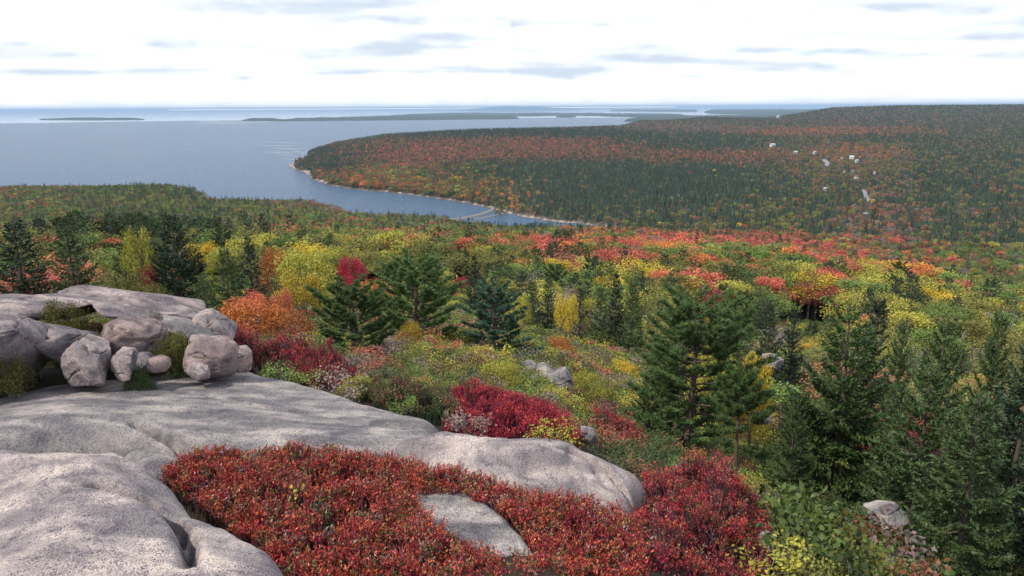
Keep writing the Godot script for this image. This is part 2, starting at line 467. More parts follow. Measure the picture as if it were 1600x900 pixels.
func spruce(seed_: int, h: float, r: float, gap: float, blade: float, dens: float, bare := 0.08, width := 0.34) -> Array:
	rng.seed = seed_
	var t := MB.new()
	var b := MB.new()
	var bark := Color(0.085, 0.07, 0.06)
	t.tube([Vector3(0, -0.4, 0), Vector3(0.02 * h * rng.randf(), h * 0.5, 0), Vector3(0, h, 0)], [0.018 * h + 0.02, 0.011 * h, 0.002 * h], 6, bark)
	var y := bare * h
	while y < h * 0.975:
		var f := y / h
		var n := 4 + rng.randi() % 3
		var a0 := rng.randf() * TAU
		for k in n:
			var az := a0 + TAU * k / n + rng.randf_range(-0.3, 0.3)
			var ln := r * pow(1.0 - f, 0.8) * rng.randf_range(0.68, 1.12) + 0.05 * r
			if f < 0.2: ln *= rng.randf_range(0.55, 1.0)
			var rise := lerpf(-0.22, 0.75, f * f) + rng.randf_range(-0.14, 0.14)
			var out := Vector3(cos(az), 0, sin(az))
			var side := Vector3(-sin(az), 0, cos(az))
			var p0 := Vector3(0, y + rng.randf_range(-0.3, 0.3) * gap, 0)
			var pts := []
			for i in 5:
				var u := i / 4.0
				pts.append(p0 + out * ln * u + Vector3(0, ln * (rise * u + 0.32 * u * u - 0.1 * sin(u * PI)), 0) + side * ln * 0.06 * sin(u * 3.0 + az))
			t.tube(pts, [0.006 * h * (1.1 - f), 0.005 * h * (1.1 - f), 0.003 * h * (1.1 - f), 0.002 * h * (1.05 - f), 0.001 * h], 3, bark)
			var tone := rng.randf_range(0.75, 1.2)
			var steps := int(maxf(4.0, ln / (blade * 0.62)) * dens)
			for i in steps:
				var u := lerpf(0.14, 1.0, (i + rng.randf()) / steps)
				var q := u * 4.0
				var qi := mini(int(q), 3)
				var base: Vector3 = pts[qi].lerp(pts[qi + 1], q - qi)
				var fwd: Vector3 = (pts[qi + 1] - pts[qi]).normalized()
				for sd: float in [-1.0, 1.0]:
					var tl := minf(ln * 0.42 * (1.12 - u) + blade, ln * 0.3) * rng.randf_range(0.7, 1.2)
					var td := (fwd * 0.75 + side * sd * 0.8 + Vector3(0, rng.randf_range(-0.3, 0.12), 0)).normalized()
					var m := maxi(2, int(tl / (blade * 0.42)))
					for j in m:
						var p := base + td * tl * (j + 0.2) / m
						var bd := (td + rv() * 0.6).normalized()
						var g := tone * rng.randf_range(0.6, 1.25) * (1.25 if j == m - 1 else 1.0)
						b.leaf(p, bd, bd.cross(rv()).normalized(), blade * rng.randf_range(0.8, 1.3), blade * width, Color(g, g, g * 0.95))
		y += gap * rng.randf_range(0.75, 1.25)
	for j in 10:
		var p := Vector3(0, h * (0.955 + 0.045 * j / 9.0), 0)
		var bd := (Vector3(0, 0.9, 0) + rv() * 0.6).normalized()
		b.leaf(p, bd, bd.cross(rv()).normalized(), blade, blade * 0.3, Color(1, 1, 1))
	return [t.mesh(), b.mesh()]

# limbs: [height share, bearing, length share of r, rise]; none given means a regular tree
func pine(seed_: int, h: float, r: float, whorls: int, ndl: float, tufts: float, per: int, bare := 0.15, limbs := [], crown_pow := 0.7, width := 0.075) -> Array:
	rng.seed = seed_
	var t := MB.new()
	var b := MB.new()
	var bark := Color(0.10, 0.08, 0.07)
	var lean := Vector3(rng.randf_range(-0.05, 0.05) * h, 0, rng.randf_range(-0.04, 0.04) * h)
	var stem := func(f: float) -> Vector3: return Vector3(0, f * h, 0) + lean * sin(f * 2.6)
	var sp := []
	var sr := []
	for i in 7:
		sp.append(stem.call(i / 6.0) - (Vector3(0, 0.3, 0) if i == 0 else Vector3.ZERO))
		sr.append(lerpf(0.022 * h + 0.015, 0.004 * h, i / 6.0))
	t.tube(sp, sr, 7, bark)
	var list := limbs.duplicate()
	if list.is_empty():
		for w in whorls:
			var f := lerpf(bare, 0.97, pow((w + 0.5) / whorls, 0.9))
			var n := 3 + rng.randi() % 3
			var a0 := rng.randf() * TAU
			for k in n:
				list.append([f + rng.randf_range(-0.02, 0.02), a0 + TAU * k / n + rng.randf_range(-0.4, 0.4), pow(1.0 - f, crown_pow) * rng.randf_range(0.5, 1.22) + 0.08, lerpf(0.02, 0.9, f * f) + rng.randf_range(-0.1, 0.15)])
	for L in list:
		var f: float = L[0]
		var az: float = L[1]
		var ln: float = r * L[2]
		var out := Vector3(cos(az), 0, sin(az))
		var side := Vector3(-sin(az), 0, cos(az))
		var p0: Vector3 = stem.call(clampf(f, 0.02, 1.0))
		var pts := []
		for i in 5:
			var u := i / 4.0
			pts.append(p0 + out * ln * u + Vector3(0, ln * (L[3] * u + 0.16 * u * u - 0.06 * sin(u * PI)), 0) + side * ln * 0.09 * sin(u * 4.0 + az * 3.0))
		t.tube(pts, [0.008 * h * (1.15 - f) + 0.004, 0.006 * h * (1.15 - f) + 0.003, 0.004 * h * (1.1 - f) + 0.002, 0.003, 0.002], 4, bark)
		var n := int(maxf(3.0, ln * tufts))
		var tone := rng.randf_range(0.75, 1.2)
		for i in n:
			var u := lerpf(0.28, 1.0, (i + rng.randf()) / n)
			var q := u * 4.0
			var qi := mini(int(q), 3)
			var base: Vector3 = pts[qi].lerp(pts[qi + 1], q - qi)
			var fwd: Vector3 = (pts[qi + 1] - pts[qi]).normalized()
			var sd := rng.randf_range(-1.0, 1.0)
			var reach := ln * 0.34 * (1.25 - u) * absf(sd) + 0.02
			var td := (fwd * 0.8 + side * sd + Vector3(0, 0.25, 0)).normalized()
			var c := base + td * reach
			if i % 3 == 0: t.tube([base, c], [0.004, 0.002], 3, bark)
			var up := (td * 0.7 + Vector3(0, 0.75, 0) + rv() * 0.3).normalized()
			var g0 := tone * rng.randf_range(0.75, 1.25)
			for j in per:
				var d := (up + rv() * 0.85).normalized()
				var g := g0 * rng.randf_range(0.65, 1.35)
				b.needle(c + rv() * ndl * 0.25, d, d.cross(rv()).normalized(), ndl * rng.randf_range(0.7, 1.2), ndl * width * 2.0, Color(g, g, g * 0.92))
	return [t.mesh(), b.mesh()]

func far_spruce(seed_: int) -> ArrayMesh:
	rng.seed = seed_
	var b := MB.new()
	b.tube([Vector3(0, -1, 0), Vector3(0, 8, 0)], [0.2, 0.05], 3, Color(1.6, 1.3, 1.5))
	var layers := 11
	for k in layers:
		var f := k / float(layers)
		var y := 1.2 + 8.2 * f
		var r := 2.0 * pow(1.0 - f, 0.8) + 0.15
		for i in 7:
			var a := rng.randf() * TAU
			var rr := r * rng.randf_range(0.6, 1.2)
			var o := Vector3(cos(a), 0, sin(a))
			var s := Vector3(-sin(a), 0, cos(a))
			var g := rng.randf_range(0.55, 1.4)
			var tip := Vector3(0, y - 0.3 * rr, 0) + o * rr
			b.tri(Vector3(0, y + 0.9, 0) - s * 0.1, tip - s * rr * 0.3, tip + s * rr * 0.3 + Vector3(0, 0.2, 0), Color(g, g, g))
	b.tri(Vector3(-0.12, 9.2, 0), Vector3(0.12, 9.2, 0), Vector3(0, 10.2, 0), Color(1, 1, 1))
	return b.mesh()

func far_leafy(seed_: int, n: int, size: float) -> ArrayMesh:
	rng.seed = seed_
	var b := MB.new()
	b.tube([Vector3(0, -1, 0), Vector3(0, 5, 0)], [0.22, 0.08], 3, Color(1.5, 1.3, 1.6))
	for i in n:
		var o := rv()
		if o.y < -0.5: o.y = -o.y
		var p := Vector3(0, 5.0, 0) + o * Vector3(2.7, 3.0, 2.7) * pow(rng.randf(), 0.3) * (0.85 + 0.3 * sin(o.x * 5.0 + seed_) * cos(o.z * 4.0 + seed_ * 2.0))
		var d := (o * 0.5 + rv()).normalized()
		var g := rng.randf_range(0.6, 1.4)
		b.leaf(p, d, d.cross(rv()).normalized(), size * rng.randf_range(0.7, 1.4), size * rng.randf_range(0.5, 0.9), Color(g, g * rng.randf_range(0.92, 1.08), g))
	return b.mesh()

func sprig(seed_: int, ln: float, leaves: int, leaf: float, fat := 0.42) -> ArrayMesh:
	rng.seed = seed_
	var b := MB.new()
	var twig := Color(0.32, 0.55, 0.9)
	var tips := []
	var n := 3
	for k in n:
		var a := TAU * k / n + rng.randf()
		var q := Vector3(cos(a) * 0.28, 1, sin(a) * 0.28) * ln * rng.randf_range(0.75, 1.1)
		b.tube([Vector3(0, -ln * 0.7, 0), q * Vector3(0.35, 0.35, 0.35), q], [0.0035, 0.0028, 0.0015], 3, twig)
		tips.append(q)
	for i in leaves:
		var q: Vector3 = tips[i % n]
		var u := pow(rng.randf(), 0.65)
		var p := (q * Vector3(0.35, 0.35, 0.35)).lerp(q, u) if u > 0.12 else q
		var d := (rv() * 0.8 + Vector3(0, 0.85, 0)).normalized()
		var s := d.cross(rv()).normalized()
		var g := rng.randf_range(0.6, 1.4)
		b.leaf(p, d, s, leaf * rng.randf_range(0.75, 1.25), leaf * fat, Color(g, g * rng.randf_range(0.8, 1.25), g))
	return b.mesh()

# ------------------------------------------------------------------ rock
func in_ring(p: Vector2, ring: PackedVector2Array) -> float:   # distance to the edge, positive inside
	var best := 1e9
	var inside := false
	var n := ring.size()
	var j := n - 1
	for i in n:
		var a := ring[j]
		var b := ring[i]
		if (b.y > p.y) != (a.y > p.y) and p.x < (a.x - b.x) * (p.y - b.y) / (a.y - b.y) + b.x:
			inside = not inside
		var e := b - a
		var t := clampf((p - a).dot(e) / maxf(e.length_squared(), 1e-9), 0.0, 1.0)
		best = minf(best, (a + e * t).distance_squared_to(p))
		j = i
	return sqrt(best) if inside else -sqrt(best)

var blocked: Array[PackedVector2Array] = []

# ring: [px, py, drop] of the outline of the top; cracks: polylines of [px, py] on the top
func ledge(called: String, ring: Array, bulge: float, edge: float, skirt: float, cell: float, cracks: Array, mat: Material, label: String, rough := 0.03, lobes := []) -> MeshInstance3D:
	var pts: Array[Vector3] = []
	var poly := PackedVector2Array()
	for q in ring:
		var p := spot(q[0], q[1], q[2])
		pts.append(p)
		poly.append(Vector2(p.x, p.z))
	blocked.append(poly)
	var lo := poly[0]
	var hi := poly[0]
	for p in poly:
		lo = lo.min(p)
		hi = hi.max(p)
	var drop0: float = ring[0][2]
	for q in ring: drop0 = minf(drop0, q[2])
	var segs := []
	for cr in cracks:
		for i in range(cr.pts.size() - 1):
			var a := spot(cr.pts[i][0], cr.pts[i][1], cr.drop)
			var b := spot(cr.pts[i + 1][0], cr.pts[i + 1][1], cr.drop)
			segs.append([Vector2(a.x, a.z), Vector2(b.x, b.z), cr.w, cr.d, cr.get("step", 0.0)])
	var nx := int((hi.x - lo.x) / cell) + 2
	var nz := int((hi.y - lo.y) / cell) + 2
	var id := PackedInt32Array()
	id.resize(nx * nz)
	var st := SurfaceTool.new()
	st.begin(Mesh.PRIMITIVE_TRIANGLES)
	st.set_smooth_group(0)
	var count := 0
	for iz in nz:
		for ix in nx:
			var p := lo + Vector2(ix, iz) * cell
			var d := in_ring(p, poly) + n_fine.get_noise_2d(p.x * 3.0, p.y * 3.0) * 0.07
			if d < 0.0:
				id[iz * nx + ix] = -1
				continue
			var sw := 0.0
			var sy := 0.0
			for q in pts:
				var w := 1.0 / (pow(Vector2(q.x, q.z).distance_squared_to(p), 1.5) + 0.02)
				sw += w
				sy += w * q.y
			var y := sy / sw
			var t := clampf(d / edge, 0.0, 1.0)
			y += bulge * smoothstep(0.0, 1.0, clampf(d / (edge * 2.5), 0.0, 1.0))
			y -= skirt * (1.0 - sqrt(maxf(0.0, 1.0 - (1.0 - t) * (1.0 - t))))
			y += n_mid.get_noise_2d(p.x * 9.0, p.y * 14.0) * rough * 2.2 + n_fine.get_noise_2d(p.x * 8.0, p.y * 8.0) * rough * 0.55 + n_fine.get_noise_2d(p.x * 40.0, p.y * 40.0) * rough * 0.16
			for s in segs:
				var e: Vector2 = s[1] - s[0]
				var u := clampf((p - s[0]).dot(e) / e.length_squared(), 0.0, 1.0)
				var off: Vector2 = p - (s[0] + e * u)
				var dd := off.length()
				if dd < s[2] * 3.0:
					y -= s[3] * exp(-pow(dd / s[2], 2.0))
				if s[4] != 0.0 and u > 0.0 and u < 1.0:
					var sd := signf(e.cross(p - s[0])) * dd
					y -= s[4] * smoothstep(-0.02, 0.02, sd) * exp(-maxf(sd, 0.0) * 3.0) * sin(u * PI)
			st.add_vertex(Vector3(p.x, y, p.y))
			id[iz * nx + ix] = count
			count += 1
	for iz in nz - 1:
		for ix in nx - 1:
			var a := id[iz * nx + ix]
			var b := id[iz * nx + ix + 1]
			var c := id[(iz + 1) * nx + ix]
			var d := id[(iz + 1) * nx + ix + 1]
			if a >= 0 and b >= 0 and d >= 0: st.add_index(a); st.add_index(b); st.add_index(d)
			if a >= 0 and d >= 0 and c >= 0: st.add_index(a); st.add_index(d); st.add_index(c)
	st.generate_normals()
	var o := obj(called, st.commit(), mat)
	tag(o, label, "rock")
	return o

func boulder(called: String, at: Vector3, size: Vector3, yaw: float, roll: float, box: float, seed_: int, mat: Material, label: String, group := "") -> void:
	var st := SurfaceTool.new()
	st.begin(Mesh.PRIMITIVE_TRIANGLES)
	st.set_smooth_group(0)
	var nu := 72
	var nv := 44
	var dice := RandomNumberGenerator.new()
	dice.seed = 1000 + seed_
	var cuts := []
	for k in (5 if mat == M.pink else 13):
		var n := Vector3(dice.randf_range(-1, 1), dice.randf_range(-0.6, 1), dice.randf_range(-1, 1)).normalized()
		cuts.append([n, dice.randf_range(0.85, 1.05) if mat == M.pink else dice.randf_range(0.6, 0.95)])
	for j in nv + 1:
		for i in nu:
			var la := PI * (j / float(nv) - 0.5)
			var lo := TAU * i / nu
			var d := Vector3(cos(la) * cos(lo), sin(la), cos(la) * sin(lo))
			var p := Vector3(signf(d.x) * pow(absf(d.x), box), signf(d.y) * pow(absf(d.y), box), signf(d.z) * pow(absf(d.z), box))
			for c in cuts:
				var over: float = p.dot(c[0]) - c[1]
				if over > 0.0: p -= c[0] * over * 0.95
			p *= size * 0.5
			var q := at + p
			var k := n_fine.get_noise_3d(q.x * 4.0 + seed_, q.y * 4.0, q.z * 4.0) * 0.05 + n_fine.get_noise_3d(q.x * 16.0, q.y * 16.0 + seed_, q.z * 16.0) * 0.018
			var crack := absf(n_fine.get_noise_3d(q.x * 1.3 + 40.0, q.y * 5.0, q.z * 1.3 + seed_ * 3.0))
			k -= 0.05 * smoothstep(0.035, 0.0, crack)
			st.add_vertex(p + p.normalized() * k * clampf(size.length(), 0.3, 1.2))
	for j in nv:
		for i in nu:
			var a := j * nu + i
			var b := j * nu + (i + 1) % nu
			st.add_index(a); st.add_index(a + nu); st.add_index(b)
			st.add_index(b); st.add_index(a + nu); st.add_index(b + nu)
	st.generate_normals()
	var o := obj(called, st.commit(), mat)
	o.position = at
	o.rotation = Vector3(0, yaw, roll)
	tag(o, label, "rock", group)

# rock seen between two picture heights at a range
func boulder_at(px0: float, py0: float, px1: float, py1: float, r: float, deep: float, roll: float, box: float, seed_: int, mat: Material, label: String, called := "granite_boulder", group := "") -> void:
	var c := at_range((px0 + px1) * 0.5, (py0 + py1) * 0.5, r)
	var k := c.distance_to(Vector3(0, EYE, 0)) / FPX
	boulder(called, c, Vector3((px1 - px0) * k * 1.04, (py1 - py0) * k * 1.12, deep), atan2(-c.x, -c.z), roll, box, seed_, mat, label, group)

# ------------------------------------------------------------------ heath: a thicket of leafy sprigs
var sprigs: Array[ArrayMesh] = []
func heath(called: String, ring: Array, hull: float, step: float, tones: Array, holes: Array, label: String, scale := 1.0) -> void:
	var pts: Array[Vector3] = []
	var poly := PackedVector2Array()
	for q in ring:
		var p := spot(q[0], q[1], q[2])
		pts.append(p)
		poly.append(Vector2(p.x, p.z))
	var lo := poly[0]
	var hi := poly[0]
	for p in poly:
		lo = lo.min(p)
		hi = hi.max(p)
	var root := thing(called)
	tag(root, label, "shrub thicket", "", "stuff")
	bare_zone.append(poly)
	var bags: Array[Bag] = []
	for k in sprigs.size(): bags.append(Bag.new())
	var n := int((hi.x - lo.x) * (hi.y - lo.y) / (step * step))
	for i in n:
		var p := Vector2(rng.randf_range(lo.x, hi.x), rng.randf_range(lo.y, hi.y))
		var d := in_ring(p, poly) + n_fine.get_noise_2d(p.x * 2.0, p.y * 2.0) * 0.16
		if d < -0.04: continue
		for h in holes:
			d = minf(d, -in_ring(p, h))
		if d < -0.04: continue
		var sw := 0.0
		var sy := 0.0
		for q in pts:
			var w := 1.0 / (Vector2(q.x, q.z).distance_squared_to(p) + 0.05)
			sw += w
			sy += w * q.y
		var lump := n_fine.get_noise_2d(p.x * 4.5 + 31, p.y * 4.5)
		var hh := hull * (0.15 + 0.85 * smoothstep(0.0, 0.4, d)) * (0.85 + lump * 1.6)
		if n_fine.get_noise_2d(p.x * 7.0 + 9.0, p.y * 7.0 - 4.0) < -0.2 and rng.randf() < 0.8: continue
		var under := rng.randf() < 0.3
		var y := sy / sw + hh * (rng.randf_range(0.1, 0.7) if under else rng.randf_range(0.75, 1.0)) - 0.09 * scale
		var mixv := fposmod(n_fine.get_noise_2d(p.x * 3.2 - 50, p.y * 3.2) * 1.5 + 0.5 + rng.randf_range(-0.22, 0.22), 1.0)
		var col: Color = tones[clampi(int(mixv * tones.size()), 0, tones.size() - 1)]
		var g := rng.randf_range(0.75, 1.55)
		var s := rng.randf_range(0.75, 1.25) * scale
		bags[rng.randi() % bags.size()].put(Vector3(p.x, y, p.y), rng.randf() * TAU, s, s, Color(col.r * g, col.g * g, col.b * g), Vector3(rng.randf_range(-0.35, 0.35), 0, rng.randf_range(-0.35, 0.35)))
	for k in sprigs.size():
		scatter("leafy_sprigs", sprigs[k], M.heath, bags[k], root)

# ------------------------------------------------------------------ trees as things
var proto := {}
var tree_mat := {}
func leaf_material(kind: String) -> Material:
	var v := rng.randi() % 3
	var key := "%s_%d" % [kind, v]
	if not tree_mat.has(key):
		var c: Color = PAL[kind]
		var b: float = [0.85, 1.0, 1.2][v]
		tree_mat[key] = foliage(kind + "_leaves", lin(minf(c.r * b, 1), minf(c.g * b, 1), minf(c.b * b, 1)), 0.55 if kind in CONIFER else 0.6, 0.15 if kind in CONIFER else 0.4)
	return tree_mat[key]

func plant(called: String, meshes: Array, at: Vector3, yaw: float, sx: float, sy: float, leaf_mat: Material, label: String, category: String, group := "") -> Node3D:
	var o := thing(called, at, yaw)
	o.scale = Vector3(sx, sy, sx)
	obj("trunk" if category == "tree" else "stems", meshes[0], M.bark, o)
	obj("crown" if category == "tree" else "foliage", meshes[1], leaf_mat, o)
	tag(o, label, category, group)
	return o

var stands_out := []
# a tree picked out one by one: foot and top as surveyed, height and reach of its mesh
func hero(called: String, meshes: Array, nominal_h: float, nominal_r: float, px: float, foot: float, top: float, wide: float, r: float, leaf_mat: Material, label: String, category := "tree", yaw := 0.0) -> Node3D:
	stands_out.append([px, top, foot, wide, r])
	var f := at_range(px, foot, r)
	var k := f.distance_to(Vector3(0, EYE, 0)) / FPX
	var base := Vector3(f.x, gy(f.x, f.z), f.z)
	var tp := at_range(px, top, r)
	var h := maxf(tp.y - base.y, 0.3)
	return plant(called, meshes, base - Vector3(0, 0.05, 0), yaw, wide * k * 0.5 / nominal_r, h / nominal_h, leaf_mat, label, category)

const LANDMARKS := [
	[640, 470, "the broad middle pine"], [545, 500, "the young forked pine"], [1060, 560, "the tall white pine"], [1295, 600, "the large airy spruce"],
	[1357, 530, "the narrow dark spruce"], [400, 500, "the orange-red maple bush"], [285, 420, "the dense left spruce"], [765, 500, "the dark bluish pine"],
	[855, 580, "the cracked grey outcrop"], [780, 645, "the crimson heath"], [325, 388, "the bright yellow birch"], [548, 409, "the magenta maple"], [1175, 585, "the peaked yellow bush"],
	[820, 400, "the central red maples"], [1110, 400, "the upper red stand"], [470, 435, "the yellow-green birches"], [960, 470, "the small spruces"],
	[1200, 440, "the pink-red maples"], [1350, 440, "the orange-yellow stand"], [610, 580, "the small pale slab"], [220, 470, "the boulder pile"],
	[1160, 650, "the umbrella pine"], [1370, 780, "the lower right rocks"], [700, 380, "the wood under the causeway"], [80, 480, "the far left rocks"], [1500, 600, "the far right slope"],
	[1500, 450, "the far right wood"], [80, 380, "the far left wood"], [1250, 760, "the broad-leaved thicket"], [1480, 780, "the lower right slope"],
]
const NTH := ["leftmost", "second from left", "third from left", "fourth from left", "fifth from left", "sixth from left", "seventh from left", "eighth from left", "ninth from left", "tenth from left", "eleventh from left", "twelfth from left", "thirteenth from left"]
var pending := []

func where_words(px: float, py: float, r: float) -> String:
	var best := 1e9
	var L: Array = LANDMARKS[0]
	for q in LANDMARKS:
		var d := Vector2((q[0] - px), (q[1] - py) * 1.6).length()
		if d < best:
			best = d
			L = q
	var dx: float = px - L[0]
	var dy: float = py - L[1]
	var near := "close " if best < 35.0 else ("well " if best > 80.0 else "just ")
	if absf(dx) > absf(dy) * 1.3:
		return near + ("left of " if dx < 0 else "right of ") + L[2]
	return near + ("behind " if dy < 0 else "before ") + L[2]

func resolve_labels() -> void:
	var sets := {}
	for e in pending:
		if not sets.has(e[1]): sets[e[1]] = []
		sets[e[1]].append(e)
	for key in sets:
		var s: Array = sets[key]
		s.sort_custom(func(a, b): return a[2] < b[2])
		for i in s.size():
			var o: Node3D = s[i][0]
			var label: String = key
			if s.size() > 1 and s.size() <= 13: label = "%s, %s" % [key, NTH[i] if i < s.size() - 1 else "rightmost"]
			o.set_meta("label", label)

func kind_name(kind: String) -> String:
	return {"spruce": "spruce", "fir": "spruce", "teal": "spruce", "pine": "pine", "red": "maple", "crimson": "maple", "orange": "maple", "lime": "birch", "yellow": "birch", "bare": "bare_birch"}.get(kind, "broadleaf")

func forest() -> void:
	var near: Array = []         # trees and shrubs that may be picked out one by one
	var rest := {}
	var mid := {}
	for k in ["spruce", "pine", "leafy", "bare"]:
		mid[k] = []
	for i in 5: mid.spruce.append(spruce(100 + i, 6.0, 1.5 + 0.16 * i, 0.36, 0.21, 0.95, 0.06, 0.42))
	for i in 4: mid.pine.append(pine(120 + i, 6.0, 1.9, 11, 0.26, 9.0, 16, 0.12, [], 0.5, 0.12))
	for i in 7: mid.leafy.append(broadleaf(140 + i, 6.0, 2.0 + 0.12 * i, 13, 220, 0.15, 0.28, Color(0.27, 0.25, 0.23) if i % 2 else Color(0.17, 0.15, 0.13)))
	for i in 3: mid.bare.append(broadleaf(160 + i, 6.0, 1.7, 26, 16, 0.15, 0.25, Color(0.30, 0.28, 0.27)))
	var far_s := []
	var far_l := []
	for i in 5: far_s.append(far_spruce(200 + i))
	for i in 5: far_l.append(far_leafy(220 + i, 110, 1.1))
	var near_l := []
	var near_s := []
	for i in 5: near_l.append(broadleaf(240 + i, 8.0, 3.0, 12, 60, 0.42, 0.3, Color(1.2, 1.1, 1.1), true)[0])
	for i in 4:
		var sp := spruce(260 + i, 9.0, 2.1, 0.62, 0.42, 0.5)
		near_s.append(sp[1])
	var bags := {"slope": [], "far": []}
	for i in near_l.size() + near_s.size(): bags.slope.append(Bag.new())
	for i in far_l.size() + far_s.size(): bags.far.append(Bag.new())
	rng.seed = 77
	# --- the slope below the ledge
	var rings := [[30.0, 250.0, 3.8], [250.0, 1950.0, 7.2]]
	for g in rings:
		var step: float = g[2]
		var m: float = g[1]
		var nx := int(m * 0.95 / step)
		var nz := int(m / step)
		for iz in nz:
			for ix in range(-nx, nx):
				var x := (ix + rng.randf()) * step
				var z := -(iz + rng.randf()) * step
				if absf(x) > -z * 0.83 + 8.0: continue
				var r := sqrt(x * x + z * z)
				if r < g[0] or r >= g[1]: continue
				if r > 950.0 and x > -z * -0.02: continue     # the far side is planted below
				var y := gy(x, z)
				if y < 1.0: continue
				if r < 120.0 and rng.randf() < 0.2: continue
				var h := lerpf(2.6, 9.5, pow(clampf((r - 28.0) / 150.0, 0.0, 1.0), 0.95)) * rng.randf_range(0.62, 1.3)
				if hidden(x, y + h, z): continue
				var s := seen_at(Vector3(x, y + h * 0.7, z))
				if s.x < -60.0 or s.x > 1660.0: continue
				if r < 44.0 and s.x < 1000.0: continue
				if r < 52.0 and s.x > 180.0 and s.x < 430.0: continue
				var kind := species(s.x, s.y, false, x, z)
				if r < 170.0 and not kind in CONIFER and rng.randf() < (0.42 if n_mid.get_noise_2d(x * 3.0 + 300.0, z * 3.0) > 0.02 else 0.10):
					kind = "spruce" if rng.randf() < 0.6 else "fir"
					h *= 1.12
				if kind in CONIFER: h *= 1.2 if r > 150.0 else 1.0
				if r < 250.0:
					# keep the view of the trees that stand out in the photograph open
					var tip := seen_at(Vector3(x, y + h, z)).y
					var reach := h * 0.34 / r * FPX
					var shut := false
					for q in stands_out:
						if r < q[4] + 2.0 and absf(s.x - q[0]) < q[3] * 0.5 + reach and tip < q[2] - 0.2 * (q[2] - q[1]):
							shut = true
							break
					if shut:
						if r > 140.0: continue
						h *= 0.36
						if kind in CONIFER: kind = "green" if rng.randf() < 0.5 else "lime"
						tip = seen_at(Vector3(x, y + h, z)).y
						for q in stands_out:
							if r < q[4] + 2.0 and absf(s.x - q[0]) < q[3] * 0.4 and tip < q[2] - 0.35 * (q[2] - q[1]): shut = false
						if not shut: continue
					near.append([h / r, kind, Vector3(x, y, z), h, r, s])
				else:
					var col := tinted(kind, 0.28)
					if kind in CONIFER:
						var k := near_l.size() + rng.randi() % near_s.size()
						bags.slope[k].put(Vector3(x, y - 0.3, z), rng.randf() * TAU, h / 9.0 * rng.randf_range(1.0, 1.5), h / 9.0 * 1.15, col)
					else:
						bags.slope[rng.randi() % near_l.size()].put(Vector3(x, y - 0.3, z), rng.randf() * TAU, h / 8.0 * rng.randf_range(1.1, 1.65), h / 8.0 * 1.08, col)
	var slope := thing("slope_forest")
	tag(slope, "dense autumn wood of spruce and turning broadleaf trees covering the slope down to the cove", "forest", "", "stuff")
	for k in bags.slope.size():
		scatter("trees", near_l[k] if k < near_l.size() else near_s[k - near_l.size()], M.leaf, bags.slope[k], slope)
	# --- nearer trees: the 300 of each kind that show largest are things, the others join the rest
	near.sort_custom(func(a, b): return a[0] > b[0])
	var counts := {}
	var over := {}
	for e in near:
		var kind: String = e[1]
		if kind == "pine" and rng.randf() < 0.7: kind = "fir"
		var sort_ := kind_name(kind)
		counts[sort_] = counts.get(sort_, 0) + 1
		var shape: String = "pine" if kind == "pine" else ("spruce" if kind in CONIFER else ("bare" if kind == "bare" else "leafy"))
		var list: Array = mid[shape]
		var pick := rng.randi() % list.size()
		var h: float = e[3]
		var wide := rng.randf_range(0.85, 1.25) * (1.45 if shape == "leafy" else 1.0)
		var s: Vector2 = e[5]
		if counts[sort_] <= 280:
			var o := plant(sort_ + "_tree", list[pick], e[2] - Vector3(0, 0.1, 0), rng.randf() * TAU, h / 6.0 * wide, h / 6.0, leaf_material(kind), "", "tree", "%s trees on the slope below the ledge" % sort_.replace("_", " "))
			var size := "tall " if h > 6.6 else ("small " if h < 3.9 else ("slim " if wide < 0.95 else ""))
			pending.append([o, "%s%s %s tree %s" % [size, WORD[kind], sort_.replace("_", " ").replace("bare birch", "birch"), where_words(s.x, s.y, e[4])], s.x])
		else:
			var key := "%s%d" % [shape, pick]
			if not over.has(key): over[key] = [list[pick], Bag.new()]
			over[key][1].put(e[2] - Vector3(0, 0.1, 0), rng.randf() * TAU, h / 6.0 * wide, h / 6.0, tinted(kind, 0.25))
	var more := thing("hillside_trees")
	tag(more, "further trees standing in the wood between the picked out ones and the lower slope", "forest", "", "stuff")
	for key in over:
		scatter("trees", over[key][0][1], M.leaf, over[key][1], more)
	# --- the far point, the village and the hills behind
	var belts := [[800.0, 2300.0, 7.4, 0.92], [2300.0, 4200.0, 9.6, 1.1], [4200.0, 6600.0, 13.0, 1.45]]
	for g in belts:
		var step: float = g[2]
		var m: float = g[1]
		var nx := int(m * 0.84 / step)
		for iz in range(int(g[0] * 0.6 / step), int(m / step)):
			for ix in range(-nx, nx):
				var x := (ix + rng.randf()) * step
				var z := -(iz + rng.randf()) * step
				if x > -z * 0.76 + 20.0 or x < z * 0.36: continue
				var r := sqrt(x * x + z * z)
				if r < g[0] or r >= g[1]: continue
				if r < 950.0 and x < -z * 0.06: continue
				var y := gy(x, z)
				if y < 1.3: continue
				var sc: float = g[3] * rng.randf_range(0.6, 1.3)
				if hidden(x, y + 11.0 * sc, z): continue
				var s := seen_at(Vector3(x, y + 6.0, z))
				if s.x > 1660.0: continue
				if cleared(s): continue
				var kind := species(s.x, s.y, true, x, z)
				var col := tinted(kind, 0.4)
				if kind in CONIFER:
					bags.far[far_l.size() + rng.randi() % far_s.size()].put(Vector3(x, y - 0.4, z), rng.randf() * TAU, sc * rng.randf_range(0.9, 1.3), sc * 1.12, col)
				else:
					bags.far[rng.randi() % far_l.size()].put(Vector3(x, y - 0.4, z), rng.randf() * TAU, sc * rng.randf_range(1.0, 1.4), sc, col)
	var far := thing("far_forest")
	tag(far, "bluish spruce and rust-red autumn forest covering the far point and hills beyond the cove", "forest", "", "stuff")
	var total := 0
